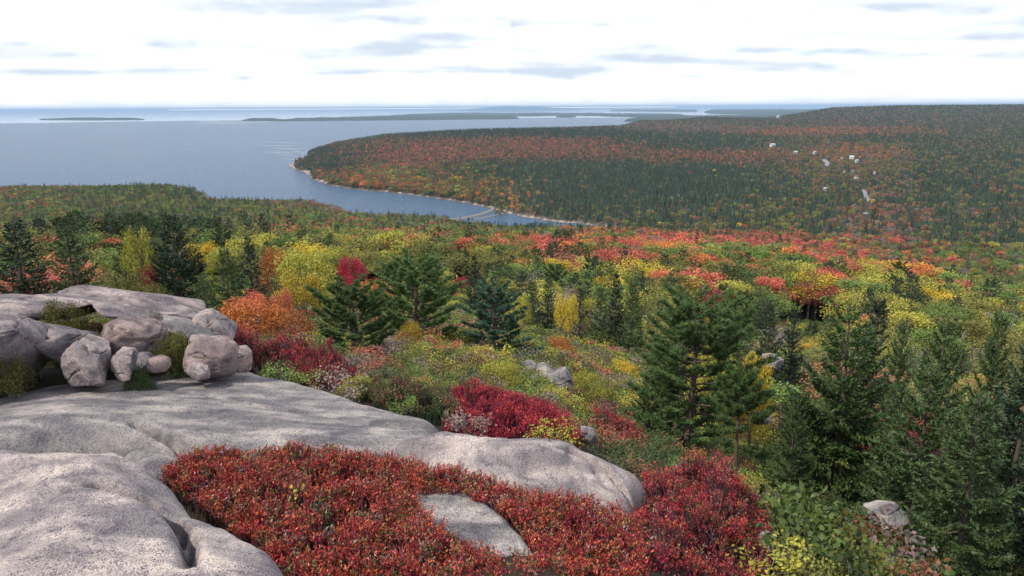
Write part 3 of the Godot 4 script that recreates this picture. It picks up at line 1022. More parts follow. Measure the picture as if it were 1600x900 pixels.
	for k in bags.far.size():
		total += bags.far[k].b.size() / 16
		scatter("trees", far_l[k] if k < far_l.size() else far_s[k - far_l.size()], M.leaf, bags.far[k], far)
	print("near trees ", near.size(), " kinds ", counts, " far ", total)

# clearings for the road and the houses
const ROAD := [[1349, 293], [1353, 300], [1357, 310], [1356, 320], [1353, 331]]
const ROAD2 := [[1288, 247], [1293, 252], [1292, 258]]
const HOUSES := [
	[1207, 227, 16, "long pale-roofed house among trees, highest of the village"], [1243, 238, 11, "pinkish house left of the small road"], [1273, 238, 10, "grey-roofed house above the small road"],
	[1315, 246, 8, "small white gabled house right of the small road"], [1331, 246, 13, "large white house at the head of the village"], [1339, 251, 10, "low white shed beside the large white house"],
	[1319, 267, 7, "narrow white house in the middle of the lower row"], [1332, 267, 9, "white house at the right end of the lower row"],
	[1367, 269, 8, "white cottage at the right edge of the village"], [1338, 278, 12, "low pale-green roofed building below the village"], [1290, 295, 14, "grey-roofed building down among the olive trees"],
	[1139, 193, 6, "tiny white tower far off among the woods"], [1216, 183, 9, "white house on the distant bay shore"],
]
func cleared(s: Vector2) -> bool:
	if s.x < 1190.0: return false
	for h in HOUSES:
		if absf(s.x - h[0]) < h[2] * 0.4 and s.y > h[1] - 1.5 and s.y < h[1] + 4.0: return true
	for q in [ROAD, ROAD2]:
		for p in q:
			if absf(s.x - p[0]) < 4.0 and s.y > p[1] - 4.5 and s.y < p[1] + 5.5: return true
	return false

func ground_at(px: float, py: float) -> Vector3:      # where the line of sight meets the ground, beyond the near slope
	var d := ray(px, py)
	var hd := Vector2(d.x, d.z).length()
	var r := 1000.0
	while r < 8000.0:
		var p := Vector3(0, EYE, 0) + d * (r / hd)
		if gy(p.x, p.z) >= p.y - 4.0: return Vector3(p.x, gy(p.x, p.z), p.z)
		r += 6.0
	return Vector3(0, EYE, 0) + d * (4000.0 / hd)

func house(at: Vector3, wide: float, yaw: float, wall: Material, roof: Material, label: String) -> void:
	var o := thing("house", at, yaw)
	tag(o, label, "house", "houses of the village across the cove")
	var w := wide
	var d := wide * 0.62
	var h := minf(wide * 0.42, 5.0)
	var rh := d * 0.42
	var b := MB.new()
	var W := Color.WHITE
	var c := [Vector3(-w / 2, -2, d / 2), Vector3(w / 2, -2, d / 2), Vector3(w / 2, -2, -d / 2), Vector3(-w / 2, -2, -d / 2)]
	for i in 4:
		var a: Vector3 = c[i]
		var e: Vector3 = c[(i + 1) % 4]
		b.tri(a, e, e + Vector3(0, h + 2, 0), W)
		b.tri(a, e + Vector3(0, h + 2, 0), a + Vector3(0, h + 2, 0), W)
	for sx: float in [-1.0, 1.0]:
		b.tri(Vector3(sx * w / 2, h, d / 2), Vector3(sx * w / 2, h, -d / 2), Vector3(sx * w / 2, h + rh, 0), W)
	obj("wall", b.mesh(), wall, o)
	for sz: float in [-1.0, 1.0]:
		var slab := BoxMesh.new()
		slab.size = Vector3(w * 1.08, 0.25, Vector2(d * 0.58, rh * 1.16).length())
		var m := obj("roof", slab, roof, o)
		m.position = Vector3(0, h + rh * 0.5 + 0.14, sz * d * 0.27)
		m.rotation.x = sz * atan2(rh, d * 0.5)
	var ch := BoxMesh.new()
	ch.size = Vector3(0.9, 2.2, 0.9)
	obj("chimney", ch, M.brick, o).position = Vector3(w * 0.22, h + rh + 0.4, 0)
	var pane := BoxMesh.new()
	pane.size = Vector3(1.1, 1.5, 0.08)
	for i in 3:
		obj("window", pane, M.glass, o).position = Vector3((i - 1) * w * 0.3, h * 0.55, d / 2 + 0.03)
	var door := BoxMesh.new()
	door.size = Vector3(1.1, 2.1, 0.1)
	obj("door", door, M.brick, o).position = Vector3(w * 0.15, 1.05, d / 2 + 0.04)

func ribbon(called: String, line: Array, half: float, lift: float, mat: Material, label: String, pts3: Array = [], crown := 0.0) -> void:
	var pts: Array = pts3
	if pts.is_empty():
		for q in line:
			pts.append(ground_at(q[0], q[1]))
	var st := SurfaceTool.new()
	st.begin(Mesh.PRIMITIVE_TRIANGLES)
	var fine := []
	for i in pts.size() - 1:
		for k in 8: 
			var a: Vector3 = pts[maxi(i - 1, 0)]
			fine.append((pts[i] as Vector3).cubic_interpolate(pts[i + 1], a, pts[mini(i + 2, pts.size() - 1)], k / 8.0))
	fine.append(pts[-1])
	var prof := [[-1.9, -4.5], [-1.0, 0.0], [0.0, crown], [1.0, 0.0], [1.9, -4.5]] if crown > 0.0 else [[-1.15, -1.2], [-1.0, 0.0], [0.0, 0.05], [1.0, 0.0], [1.15, -1.2]]
	for i in fine.size():
		var d: Vector3 = fine[mini(i + 1, fine.size() - 1)] - fine[maxi(i - 1, 0)]
		var s := Vector3(-d.z, 0, d.x).normalized()
		for q in prof:
			var w: float = half * (1.0 + 0.12 * n_fine.get_noise_2d(i * 3.0, q[0] * 9.0))
			st.add_vertex((fine[i] as Vector3) + s * q[0] * w + Vector3(0, lift + q[1], 0))
	for i in fine.size() - 1:
		for k in 4:
			var a := i * 5 + k
			st.add_index(a); st.add_index(a + 1); st.add_index(a + 6)
			st.add_index(a); st.add_index(a + 6); st.add_index(a + 5)
	st.generate_normals()
	tag(obj(called, st.commit(), mat), label, "", "", "structure")

# an island or distant coast: [px, near edge py, far edge py] from left to right, hilly top
func island(called: String, line: Array, high: float, label: String, seed_: int) -> void:
	var st := SurfaceTool.new()
	st.begin(Mesh.PRIMITIVE_TRIANGLES)
	var cols := 140
	var rows := 26
	var x0: float = line[0][0]
	var x1: float = line[-1][0]
	for i in cols + 1:
		var px := lerpf(x0, x1, i / float(cols))
		var k := 0
		while k < line.size() - 2 and px > line[k + 1][0]: k += 1
		var u: float = (px - line[k][0]) / (line[k + 1][0] - line[k][0])
		var ya := lerpf(line[k][1], line[k + 1][1], u) + n_mid.get_noise_2d(px * 9.0, seed_) * 0.35
		var yb := lerpf(line[k][2], line[k + 1][2], u)
		var a := spot(px, ya, 160.0)
		var b := spot(px, minf(yb, ya - 0.05), 160.0)
		for j in rows + 1:
			var v := j / float(rows)
			var p := a.lerp(b, v)
			var e := minf(1.0, minf(v, 1.0 - v) * 9.0) * clampf(minf(i, cols - i) / 5.0, 0.0, 1.0)
			var dist := p.length()
			var y := high * e * (0.75 + 0.5 * n_mid.get_noise_2d(p.x * 0.05, p.z * 0.05)) + e * n_fine.get_noise_2d(p.x * 0.04, p.z * 0.04) * 5.0 - (2.0 if e <= 0.0 else 0.0)
			st.add_vertex(Vector3(p.x, y, p.z))
	for i in cols:
		for j in rows:
			var a := i * (rows + 1) + j
			st.add_index(a); st.add_index(a + 1); st.add_index(a + rows + 2)
			st.add_index(a); st.add_index(a + rows + 2); st.add_index(a + rows + 1)
	st.generate_normals()
	tag(obj(called, st.commit(), M.island), label, "", "", "structure")

func make_sky() -> ImageTexture:
	var w := 2560
	var h := 1280
	var d := PackedFloat32Array()
	d.resize(w * h * 3)
	var n := FastNoiseLite.new()
	n.seed = 5
	n.fractal_octaves = 5
	n.frequency = 1.0
	var big := FastNoiseLite.new()
	big.seed = 9
	big.fractal_octaves = 3
	big.frequency = 1.0
	for j in h / 2 + 1:
		var el := PI * (0.5 - (j + 0.5) / h)
		var deg := rad_to_deg(el)
		var k := 1.0 / (sin(maxf(el, 0.0)) + 0.09)
		for i in w:
			var az := TAU * ((i + 0.5) / w - 0.5)
			var fx := sin(az) * cos(el) * k
			var fz := -cos(az) * cos(el) * k
			var c := n.get_noise_2d(fx * 0.34 + 3.0, fz * 0.9) + 0.5 * big.get_noise_2d(fx * 0.2, fz * 0.3 + 7.0)
			var fine := n.get_noise_2d(az * 14.0, deg * 1.1 + 40.0)
			# white overcast with grey-blue undersides; a clear bright strip along the horizon
			var wisp := n.get_noise_2d(az * 5.0 + 11.0, deg * 0.75)
			var shade := smoothstep(-0.1, 0.6, c + fine * 0.35) * 0.9 + 0.5 * smoothstep(-0.3, 0.5, wisp)
			if deg > 2.0 and deg < 6.6:
				var a := rad_to_deg(az)
				for q in BLOTS:
					var dx: float = (a - q[0]) / (q[2] * 1.25)
					var dy: float = (deg - q[1]) / (q[3] * 1.9)
					var dd := dx * dx + dy * dy
					if dd < 6.0:
						shade += q[4] * 0.7 * exp(-dd * 0.8) * clampf(0.75 + fine * 1.3 + wisp * 0.9, 0.0, 1.5)
			shade *= smoothstep(1.95, 2.35, deg + fine * 0.3 + wisp * 0.25)
			var open := smoothstep(0.12, 0.55, big.get_noise_2d(fx * 0.45 - 9.0, fz * 0.5)) * smoothstep(9.0, 26.0, deg)
			shade = clampf(shade, 0.0, 1.0)
			var white := 1.30 + 0.25 * fine
			var r := lerpf(white, 0.70, shade)
			var g := lerpf(white, 0.80, shade)
			var b := lerpf(white * 1.01, 0.92, shade)
			r = lerpf(r, 0.30, open); g = lerpf(g, 0.50, open); b = lerpf(b, 0.90, open)
			var o := (j * w + i) * 3
			d[o] = r; d[o + 1] = g; d[o + 2] = b
	for j in range(h / 2 + 1, h):
		for i in w:
			var o := (j * w + i) * 3
			d[o] = 0.3; d[o + 1] = 0.36; d[o + 2] = 0.45
	return ImageTexture.create_from_image(Image.create_from_data(w, h, false, Image.FORMAT_RGBF, d.to_byte_array()))

# darker cloud undersides: azimuth and elevation in degrees, half sizes, strength
const BLOTS := [
	[-25.0, 3.3, 6.5, 0.9, 0.9], [-19.0, 2.7, 4.5, 0.45, 0.7], [-14.5, 2.4, 6.0, 0.22, 0.45], [-23.0, 4.7, 5.0, 0.3, 0.35], [-8.5, 3.2, 4.2, 0.18, 0.8], [-4.0, 3.9, 3.5, 0.3, 0.5],
	[-2.0, 2.6, 5.5, 0.35, 0.5], [4.5, 2.8, 5.5, 0.45, 0.6], [8.0, 2.5, 3.0, 0.3, 0.6], [5.5, 4.75, 6.5, 0.16, 0.85], [17.0, 4.7, 2.6, 0.16, 0.8], [22.0, 2.6, 6.0, 0.35, 0.5], [26.0, 3.3, 5.0, 0.6, 0.35], [2.0, 3.7, 7.0, 0.4, 0.3],
]

func _ready() -> void:
	# ------------------------------------------------ camera, sky, sun, air
	cam = Camera3D.new()
	cam.name = "camera"
	cam.fov = rad_to_deg(2.0 * atan(450.0 / FPX))
	cam.near = 0.1
	cam.far = 400000.0
	cb = Basis(Vector3.RIGHT, -PITCH) * Basis(Vector3.BACK, ROLL)
	cam.transform = Transform3D(cb, Vector3(0, EYE, 0))
	add_child(cam)
	var env := Environment.new()
	env.background_mode = Environment.BG_SKY
	env.sky = Sky.new()
	var psm := PanoramaSkyMaterial.new()
	psm.panorama = make_sky()
	psm.energy_multiplier = 1.0
	env.sky.sky_material = psm
	env.background_energy_multiplier = 0.9
	env.tonemap_mode = Environment.TONE_MAPPER_LINEAR
	env.tonemap_exposure = 1.12
	env.sdfgi_enabled = true
	env.ssao_enabled = true
	env.ssil_enabled = true
	env.fog_enabled = true
	env.fog_density = 0.000030
	env.fog_light_color = Color(0.72, 0.85, 1.0)
	var we := WorldEnvironment.new()
	we.name = "environment"
	we.environment = env
	add_child(we)
	var sun := DirectionalLight3D.new()
	sun.name = "sun"
	sun.light_color = Color(1.0, 0.95, 0.87)
	sun.light_energy = 1.25
	sun.light_angular_distance = 1.0
	sun.shadow_enabled = true
	sun.rotation_degrees = Vector3(-48, -62, 0)
	add_child(sun)

	n_big.seed = 3; n_big.frequency = 0.012; n_big.fractal_octaves = 3
	n_mid.seed = 11; n_mid.frequency = 0.02; n_mid.fractal_octaves = 3
	n_fine.seed = 21; n_fine.frequency = 0.35; n_fine.fractal_octaves = 3
	survey()

	# ------------------------------------------------ materials
	M.leaf = foliage("leaves", Color.WHITE, 0.6, 0.25)
	M.heath = foliage("heath_leaves", Color.WHITE, 0.4, 0.25)
	M.heath.metallic_specular = 0.4
	M.bark = foliage("bark", Color.WHITE, 0.9, 0.0)
	M.rock = granite("grey_granite", Color(0.58, 0.56, 0.565), Color(0.77, 0.745, 0.735), 0.7, 0.4, 41)
	M.pale = granite("pale_granite", Color(0.67, 0.63, 0.63), Color(0.90, 0.85, 0.84), 0.8, 0.45, 51, 0.7)
	M.pink = granite("pink_granite", Color(0.62, 0.55, 0.54), Color(0.82, 0.73, 0.71), 0.9, 0.5, 61, 0.9)
	M.dark = granite("weathered_granite", Color(0.58, 0.54, 0.55), Color(0.82, 0.76, 0.75), 0.9, 0.6, 71, 0.6)
	M.soil = plain("forest_floor", lin(0.045, 0.045, 0.024))
	M.soil.vertex_color_use_as_albedo = true
	M.soil.albedo_color = Color.WHITE
	M.water = plain("ruffled_sea", lin(0.062, 0.112, 0.190), 0.2)
	M.water.metallic_specular = 0.085
	M.water.normal_enabled = true
	var wn := FastNoiseLite.new()
	wn.seed = 8
	wn.frequency = 0.03
	wn.fractal_octaves = 6
	wn.fractal_gain = 0.62
	var wt := NoiseTexture2D.new()
	wt.width = 1024; wt.height = 1024
	wt.seamless = true
	wt.as_normal_map = true
	wt.bump_strength = 9.0
	wt.noise = wn
	M.water.normal_texture = wt
	M.water.normal_scale = 1.0
	M.water.uv1_triplanar = true
	M.water.uv1_world_triplanar = true
	M.water.uv1_scale = Vector3(0.0016, 0.004, 0.0045)
	M.calm = M.water.duplicate()
	M.calm.resource_name = "calm_sea"
	M.calm.normal_enabled = false
	M.calm.roughness = 0.05
	M.calm.metallic_specular = 0.5
	M.slick = M.water.duplicate()
	M.slick.resource_name = "smooth_slick"
	M.slick.normal_scale = 0.7
	M.slick.metallic_specular = 0.3
	M.island = plain("island_woods", lin(0.028, 0.045, 0.03))
	M.white = plain("white_boards", lin(0.5, 0.5, 0.49))
	M.grey_roof = plain("grey_shingle", lin(0.36, 0.37, 0.39))
	M.pale_roof = plain("pale_metal_roof", lin(0.40, 0.46, 0.46), 0.5)
	M.pinkish = plain("faded_pink_boards", lin(0.42, 0.30, 0.32))
	M.brick = plain("red_brick", lin(0.25, 0.10, 0.07))
	M.glass = plain("window_glass", lin(0.03, 0.035, 0.04), 0.1)
	M.gravel = plain("gravel", lin(0.20, 0.185, 0.175))
	M.tar = plain("grey_road", lin(0.2, 0.21, 0.23))

	# ------------------------------------------------ the ground
	var st := SurfaceTool.new()
	st.begin(Mesh.PRIMITIVE_TRIANGLES)
	st.set_smooth_group(0)
	var na := 520
	var nr := 330
	for i in na:
		var f := i / float(na)
		# fine steps ahead, coarse ones behind
		var az: float = lerpf(-0.82, 0.82, f / 0.9) if f < 0.9 else lerpf(0.82, TAU - 0.82, (f - 0.9) / 0.1)
		for j in nr:
			var r := 0.6 * pow(9000.0 / 0.6, j / float(nr - 1))
			var x := sin(az) * r
			var z := -cos(az) * r
			var y := gy(x, z)
			var col := Color(0.045, 0.046, 0.024)
			if y < 1.2 + n_mid.get_noise_2d(x * 2.0, z * 2.0) * 1.6 and r > 600.0:
				col = Color(0.16, 0.132, 0.122) * (0.8 + 0.5 * n_mid.get_noise_2d(x * 3.0, z * 3.0))
			elif r < 16.0:
				col = Color(0.030, 0.025, 0.019)
			st.set_color(col)
			st.add_vertex(Vector3(x, y, z))
	for i in na:
		var i2 := (i + 1) % na
		for j in nr - 1:
			var a := i * nr + j
			var b := i2 * nr + j
			st.add_index(a); st.add_index(a + 1); st.add_index(b + 1)
			st.add_index(a); st.add_index(b + 1); st.add_index(b)
	st.generate_normals()
	tag(obj("ground", st.commit(), M.soil), "brown soil of the mountainside running down to the cove and on over the far point", "", "", "structure")

	# ------------------------------------------------ the sea: ruffled as far as the islands, smooth and bright beyond
	sea("sea", 0.0, 12400.0, M.water, "ruffled grey-blue sea and cove")
	sea("bright_sea", 12400.0, 75000.0, M.calm, "smooth bright sea beyond the islands")
	for q in [[395, 226, 470, 228, 1.6], [420, 231, 486, 233, 1.8], [455, 236, 484, 240, 2.2], [340, 231, 400, 229, 0.7], [430, 241, 476, 245, 1.2], [250, 233, 340, 231, 0.5], [470, 244, 486, 230, 3.0], [450, 256, 466, 261, 1.4], [380, 222, 490, 224, 1.0], [440, 247, 480, 251, 2.0], [300, 226, 380, 224, 0.6], [410, 237, 470, 240, 1.6]]:
		slick(q)

	island("island", [[60, 187, 186.5], [120, 188, 184], [205, 187.6, 184.4], [227, 187, 186.4]], 14.0, "dark wooded island at the left edge of the view", 1)
	island("island", [[376, 189, 188.0], [395, 189.2, 185.6], [425, 189.4, 185], [440, 189.6, 187.3], [500, 189, 184.4], [560, 188.6, 183], [600, 188.4, 181.5], [640, 188, 178.5], [700, 187.4, 176.4], [750, 187, 176], [790, 186.6, 177.5], [812, 185.6, 184.4]], 22.0, "long low dark blue wooded island across the bay", 2)
	island("island", [[780, 181.5, 177.5], [830, 182, 176.6], [870, 180.5, 176.6], [930, 181, 177], [980, 183, 177.6], [1040, 184, 178], [1070, 183, 179]], 20.0, "blue wooded island behind the bright inner bay", 3)
	island("islet", [[868, 183, 181.6], [880, 183.4, 180.6], [900, 182.8, 181.6]], 12.0, "tiny dark islet in the bright inner bay", 4)
	island("far_island", [[393, 171.9, 171.4], [430, 172.2, 171.2], [472, 171.8, 171.3]], 24.0, "faint low island on the horizon at the left", 5)
	island("headland", [[975, 190, 188.4], [1000, 190, 184], [1050, 189, 181.5], [1110, 188, 181], [1160, 187, 182]], 22.0, "blue headland behind the woods right of the bay", 6)
	island("far_island", [[953, 173.5, 171.8], [1000, 174.0, 171.3], [1060, 174.5, 171.5], [1090, 174.3, 172]], 40.0, "flat blue island on the horizon right of the middle", 7)
	island("far_island", [[1100, 176.5, 174], [1140, 178.6, 171], [1200, 179.5, 171.5], [1260, 180, 172], [1320, 180, 172], [1420, 180, 172]], 60.0, "blue coast behind the bay at the right", 8)
	island("far_coast", [[1118, 184.4, 180.6], [1180, 184.6, 180.4], [1260, 184.4, 179.6], [1340, 184, 178]], 20.0, "low blue shore in front of the blue coast at the right", 9)
	far_hills()

	# ------------------------------------------------ causeway, roads and houses across the cove
	var cw := []
	for q in [[752, 318.5], [763, 320.5], [770, 324], [769, 329], [760, 333], [748, 337], [734, 340], [715, 343], [690, 345]]:
		var p := spot(q[0], q[1], 160.0)
		cw.append(Vector3(p.x, 2.2, p.z))
	ribbon("causeway", [], 2.4, 0.0, M.gravel, "curving pale stone causeway across the mouth of the inner cove", cw, 0.2)
	var sb := []
	for q in [[792, 331.5], [784, 334.5], [770, 338], [752, 341.5], [738, 343.5]]:
		var p := spot(q[0], q[1], 160.0)
		sb.append(Vector3(p.x, 1.2, p.z))
	ribbon("shingle_bar", [], 1.6, 0.0, M.gravel, "pale shingle bar on the inner side of the causeway", sb, 0.2)
	ribbon("road", ROAD, 4.0, 0.4, M.tar, "pale road seen through the trees at the right")
	ribbon("small_road", ROAD2, 5.5, 0.4, M.tar, "short stretch of pale road in the village")
	rng.seed = 900
	for i in HOUSES.size():
		var q: Array = HOUSES[i]
		var p := ground_at(q[0], q[1])
		var k := p.distance_to(Vector3(0, EYE, 0)) / FPX
		house(p + Vector3(0, 0.8, 0), q[2] * k * 0.46, rng.randf_range(-0.7, 0.7), M.pinkish if i == 1 else M.white, M.pale_roof if i in [0, 4, 9] else M.grey_roof, q[3])
	heroes()
	forest()
	shoreline()
	ledges()
	heaths()
	undergrowth()
	resolve_labels()

func sea(called: String, r0: float, r1: float, mat: Material, label: String) -> void:
	var st := SurfaceTool.new()
	st.begin(Mesh.PRIMITIVE_TRIANGLES)
	st.set_smooth_group(0)
	var rr := [r0]
	var r := maxf(r0, 100.0)
	while r < r1:
		r = minf(r * 1.35, r1)
		rr.append(r)
	for i in 97:
		for q in rr:
			# the edge between ruffled and smooth water wanders
			var w: float = 1.0 + 0.05 * sin(i * 1.7) * 0.6 if q == 12400.0 else 1.0
			st.add_vertex(Vector3(sin(TAU * i / 96.0) * q * w, 0, -cos(TAU * i / 96.0) * q * w))
	var n := rr.size()
	for i in 96:
		for j in n - 1:
			var a := i * n + j
			st.add_index(a); st.add_index(a + 1); st.add_index(a + n + 1)
			st.add_index(a); st.add_index(a + n + 1); st.add_index(a + n)
	st.generate_normals()
	tag(obj(called, st.commit(), mat), label, "", "", "structure")

func slick(q: Array) -> void:
	var st := SurfaceTool.new()
	st.begin(Mesh.PRIMITIVE_TRIANGLES)
	var n := 40
	for i in n + 1:
		var u := i / float(n)
		var px := lerpf(q[0], q[2], u)
		var py := lerpf(q[1], q[3], u) + sin(u * 5.0 + q[0]) * 0.6
		var w: float = q[4] * sin(u * PI) * (0.5 + 0.5 * absf(n_fine.get_noise_2d(u * 30.0, q[0])) * 2.0) * 0.5 + 0.01
		for s: float in [-1.0, 1.0]:
			var p := spot(px, py + s * w, 160.0)
			st.add_vertex(Vector3(p.x, 0.05, p.z))
	for i in n:
		var a := i * 2
		st.add_index(a); st.add_index(a + 1); st.add_index(a + 3)
		st.add_index(a); st.add_index(a + 3); st.add_index(a + 2)
	st.generate_normals()
	tag(obj("smooth_water", st.commit(), M.slick), "streak of smooth bright water off the far point", "", "", "structure")

func far_hills() -> void:
	var st := SurfaceTool.new()
	st.begin(Mesh.PRIMITIVE_TRIANGLES)
	var top := [[715, 172.2], [735, 170.0], [755, 168.4], [770, 166.8], [790, 165.6], [800, 165.4], [815, 166.4], [835, 165.9], [850, 166.8], [865, 168.4], [880, 168.6], [900, 169.6], [925, 171.9]]
	var n := 60
	for i in n + 1:
		var px := lerpf(715, 925, i / float(n))
		var t := at_range(px, line_at(top, px) + 0.25 * n_fine.get_noise_1d(px * 0.6), 58000.0)
		for k in [[56000.0, -1.0], [57000.0, 0.6], [58000.0, 1.0], [59500.0, 0.7], [61000.0, -0.1]]:
			var d: Vector2 = Vector2(t.x, t.z).normalized() * k[0]
			st.add_vertex(Vector3(d.x, maxf(t.y, 4.0) * k[1] if k[1] > 0 else -20.0, d.y))
	for i in n:
		for k in 4:
			var a := i * 5 + k
			st.add_index(a); st.add_index(a + 1); st.add_index(a + 6)
			st.add_index(a); st.add_index(a + 6); st.add_index(a + 5)
	st.generate_normals()
	tag(obj("far_hills", st.commit(), M.island), "pale blue island hills on the horizon", "", "", "structure")

# rocks along the far shore
func shoreline() -> void:
	rng.seed = 55
	var b := MB.new()
	for i in 900:
		var px := rng.randf_range(456, 960)
		if px > 520 and n_fine.get_noise_1d(px * 0.35) < -0.02: continue
		if px > 540 and rng.randf() < 0.7: continue
		var p := spot(px, line_at(SHORE, px) + rng.randf_range(-1.3, 0.5), 159.0)
		if px < 500:
			p = spot(px, line_at(SHORE, px) + rng.randf_range(-2.6, 0.8), 158.5)
		var s := rng.randf_range(1.5, 4.5) * (2.0 if px < 520 else 0.9)
		var col := Color(0.34, 0.27, 0.25) * rng.randf_range(0.6, 1.15)
		var ring := []
		for k in 6:
			var a := TAU * k / 6.0
			ring.append(p + Vector3(cos(a) * s * rng.randf_range(0.8, 1.6), -0.6, sin(a) * s * rng.randf_range(0.6, 1.0)))
		var t := p + Vector3(rng.randf_range(-0.6, 0.6) * s, s * rng.randf_range(0.3, 0.7), 0)
		for k in 6: b.tri(ring[k], ring[(k + 1) % 6], t, col * rng.randf_range(0.85, 1.15))
	var o := obj("shore_rocks", b.mesh(), M.bark)
	tag(o, "band of pinkish granite rocks along the far shore of the cove", "rock", "", "stuff")
	# trees on the causeway and single trees standing against the water
	for q in [[779, 331, 7.0], [784, 330, 6.0], [775, 333, 5.5], [788, 331, 5.0], [781, 334, 4.5]]:
		var p := spot(q[0], q[1] + 4.0, 158.0)
		var o2 := plant("broadleaf_tree", broadleaf(300 + int(q[0]), 6.0, 2.4, 9, 40, 0.6), Vector3(p.x, 0.6, p.z), q[0], q[2] / 4.0, q[2] / 4.0, leaf_material("olive"), "", "tree", "trees on the causeway")
		pending.append([o2, "small olive tree on the causeway", q[0]])

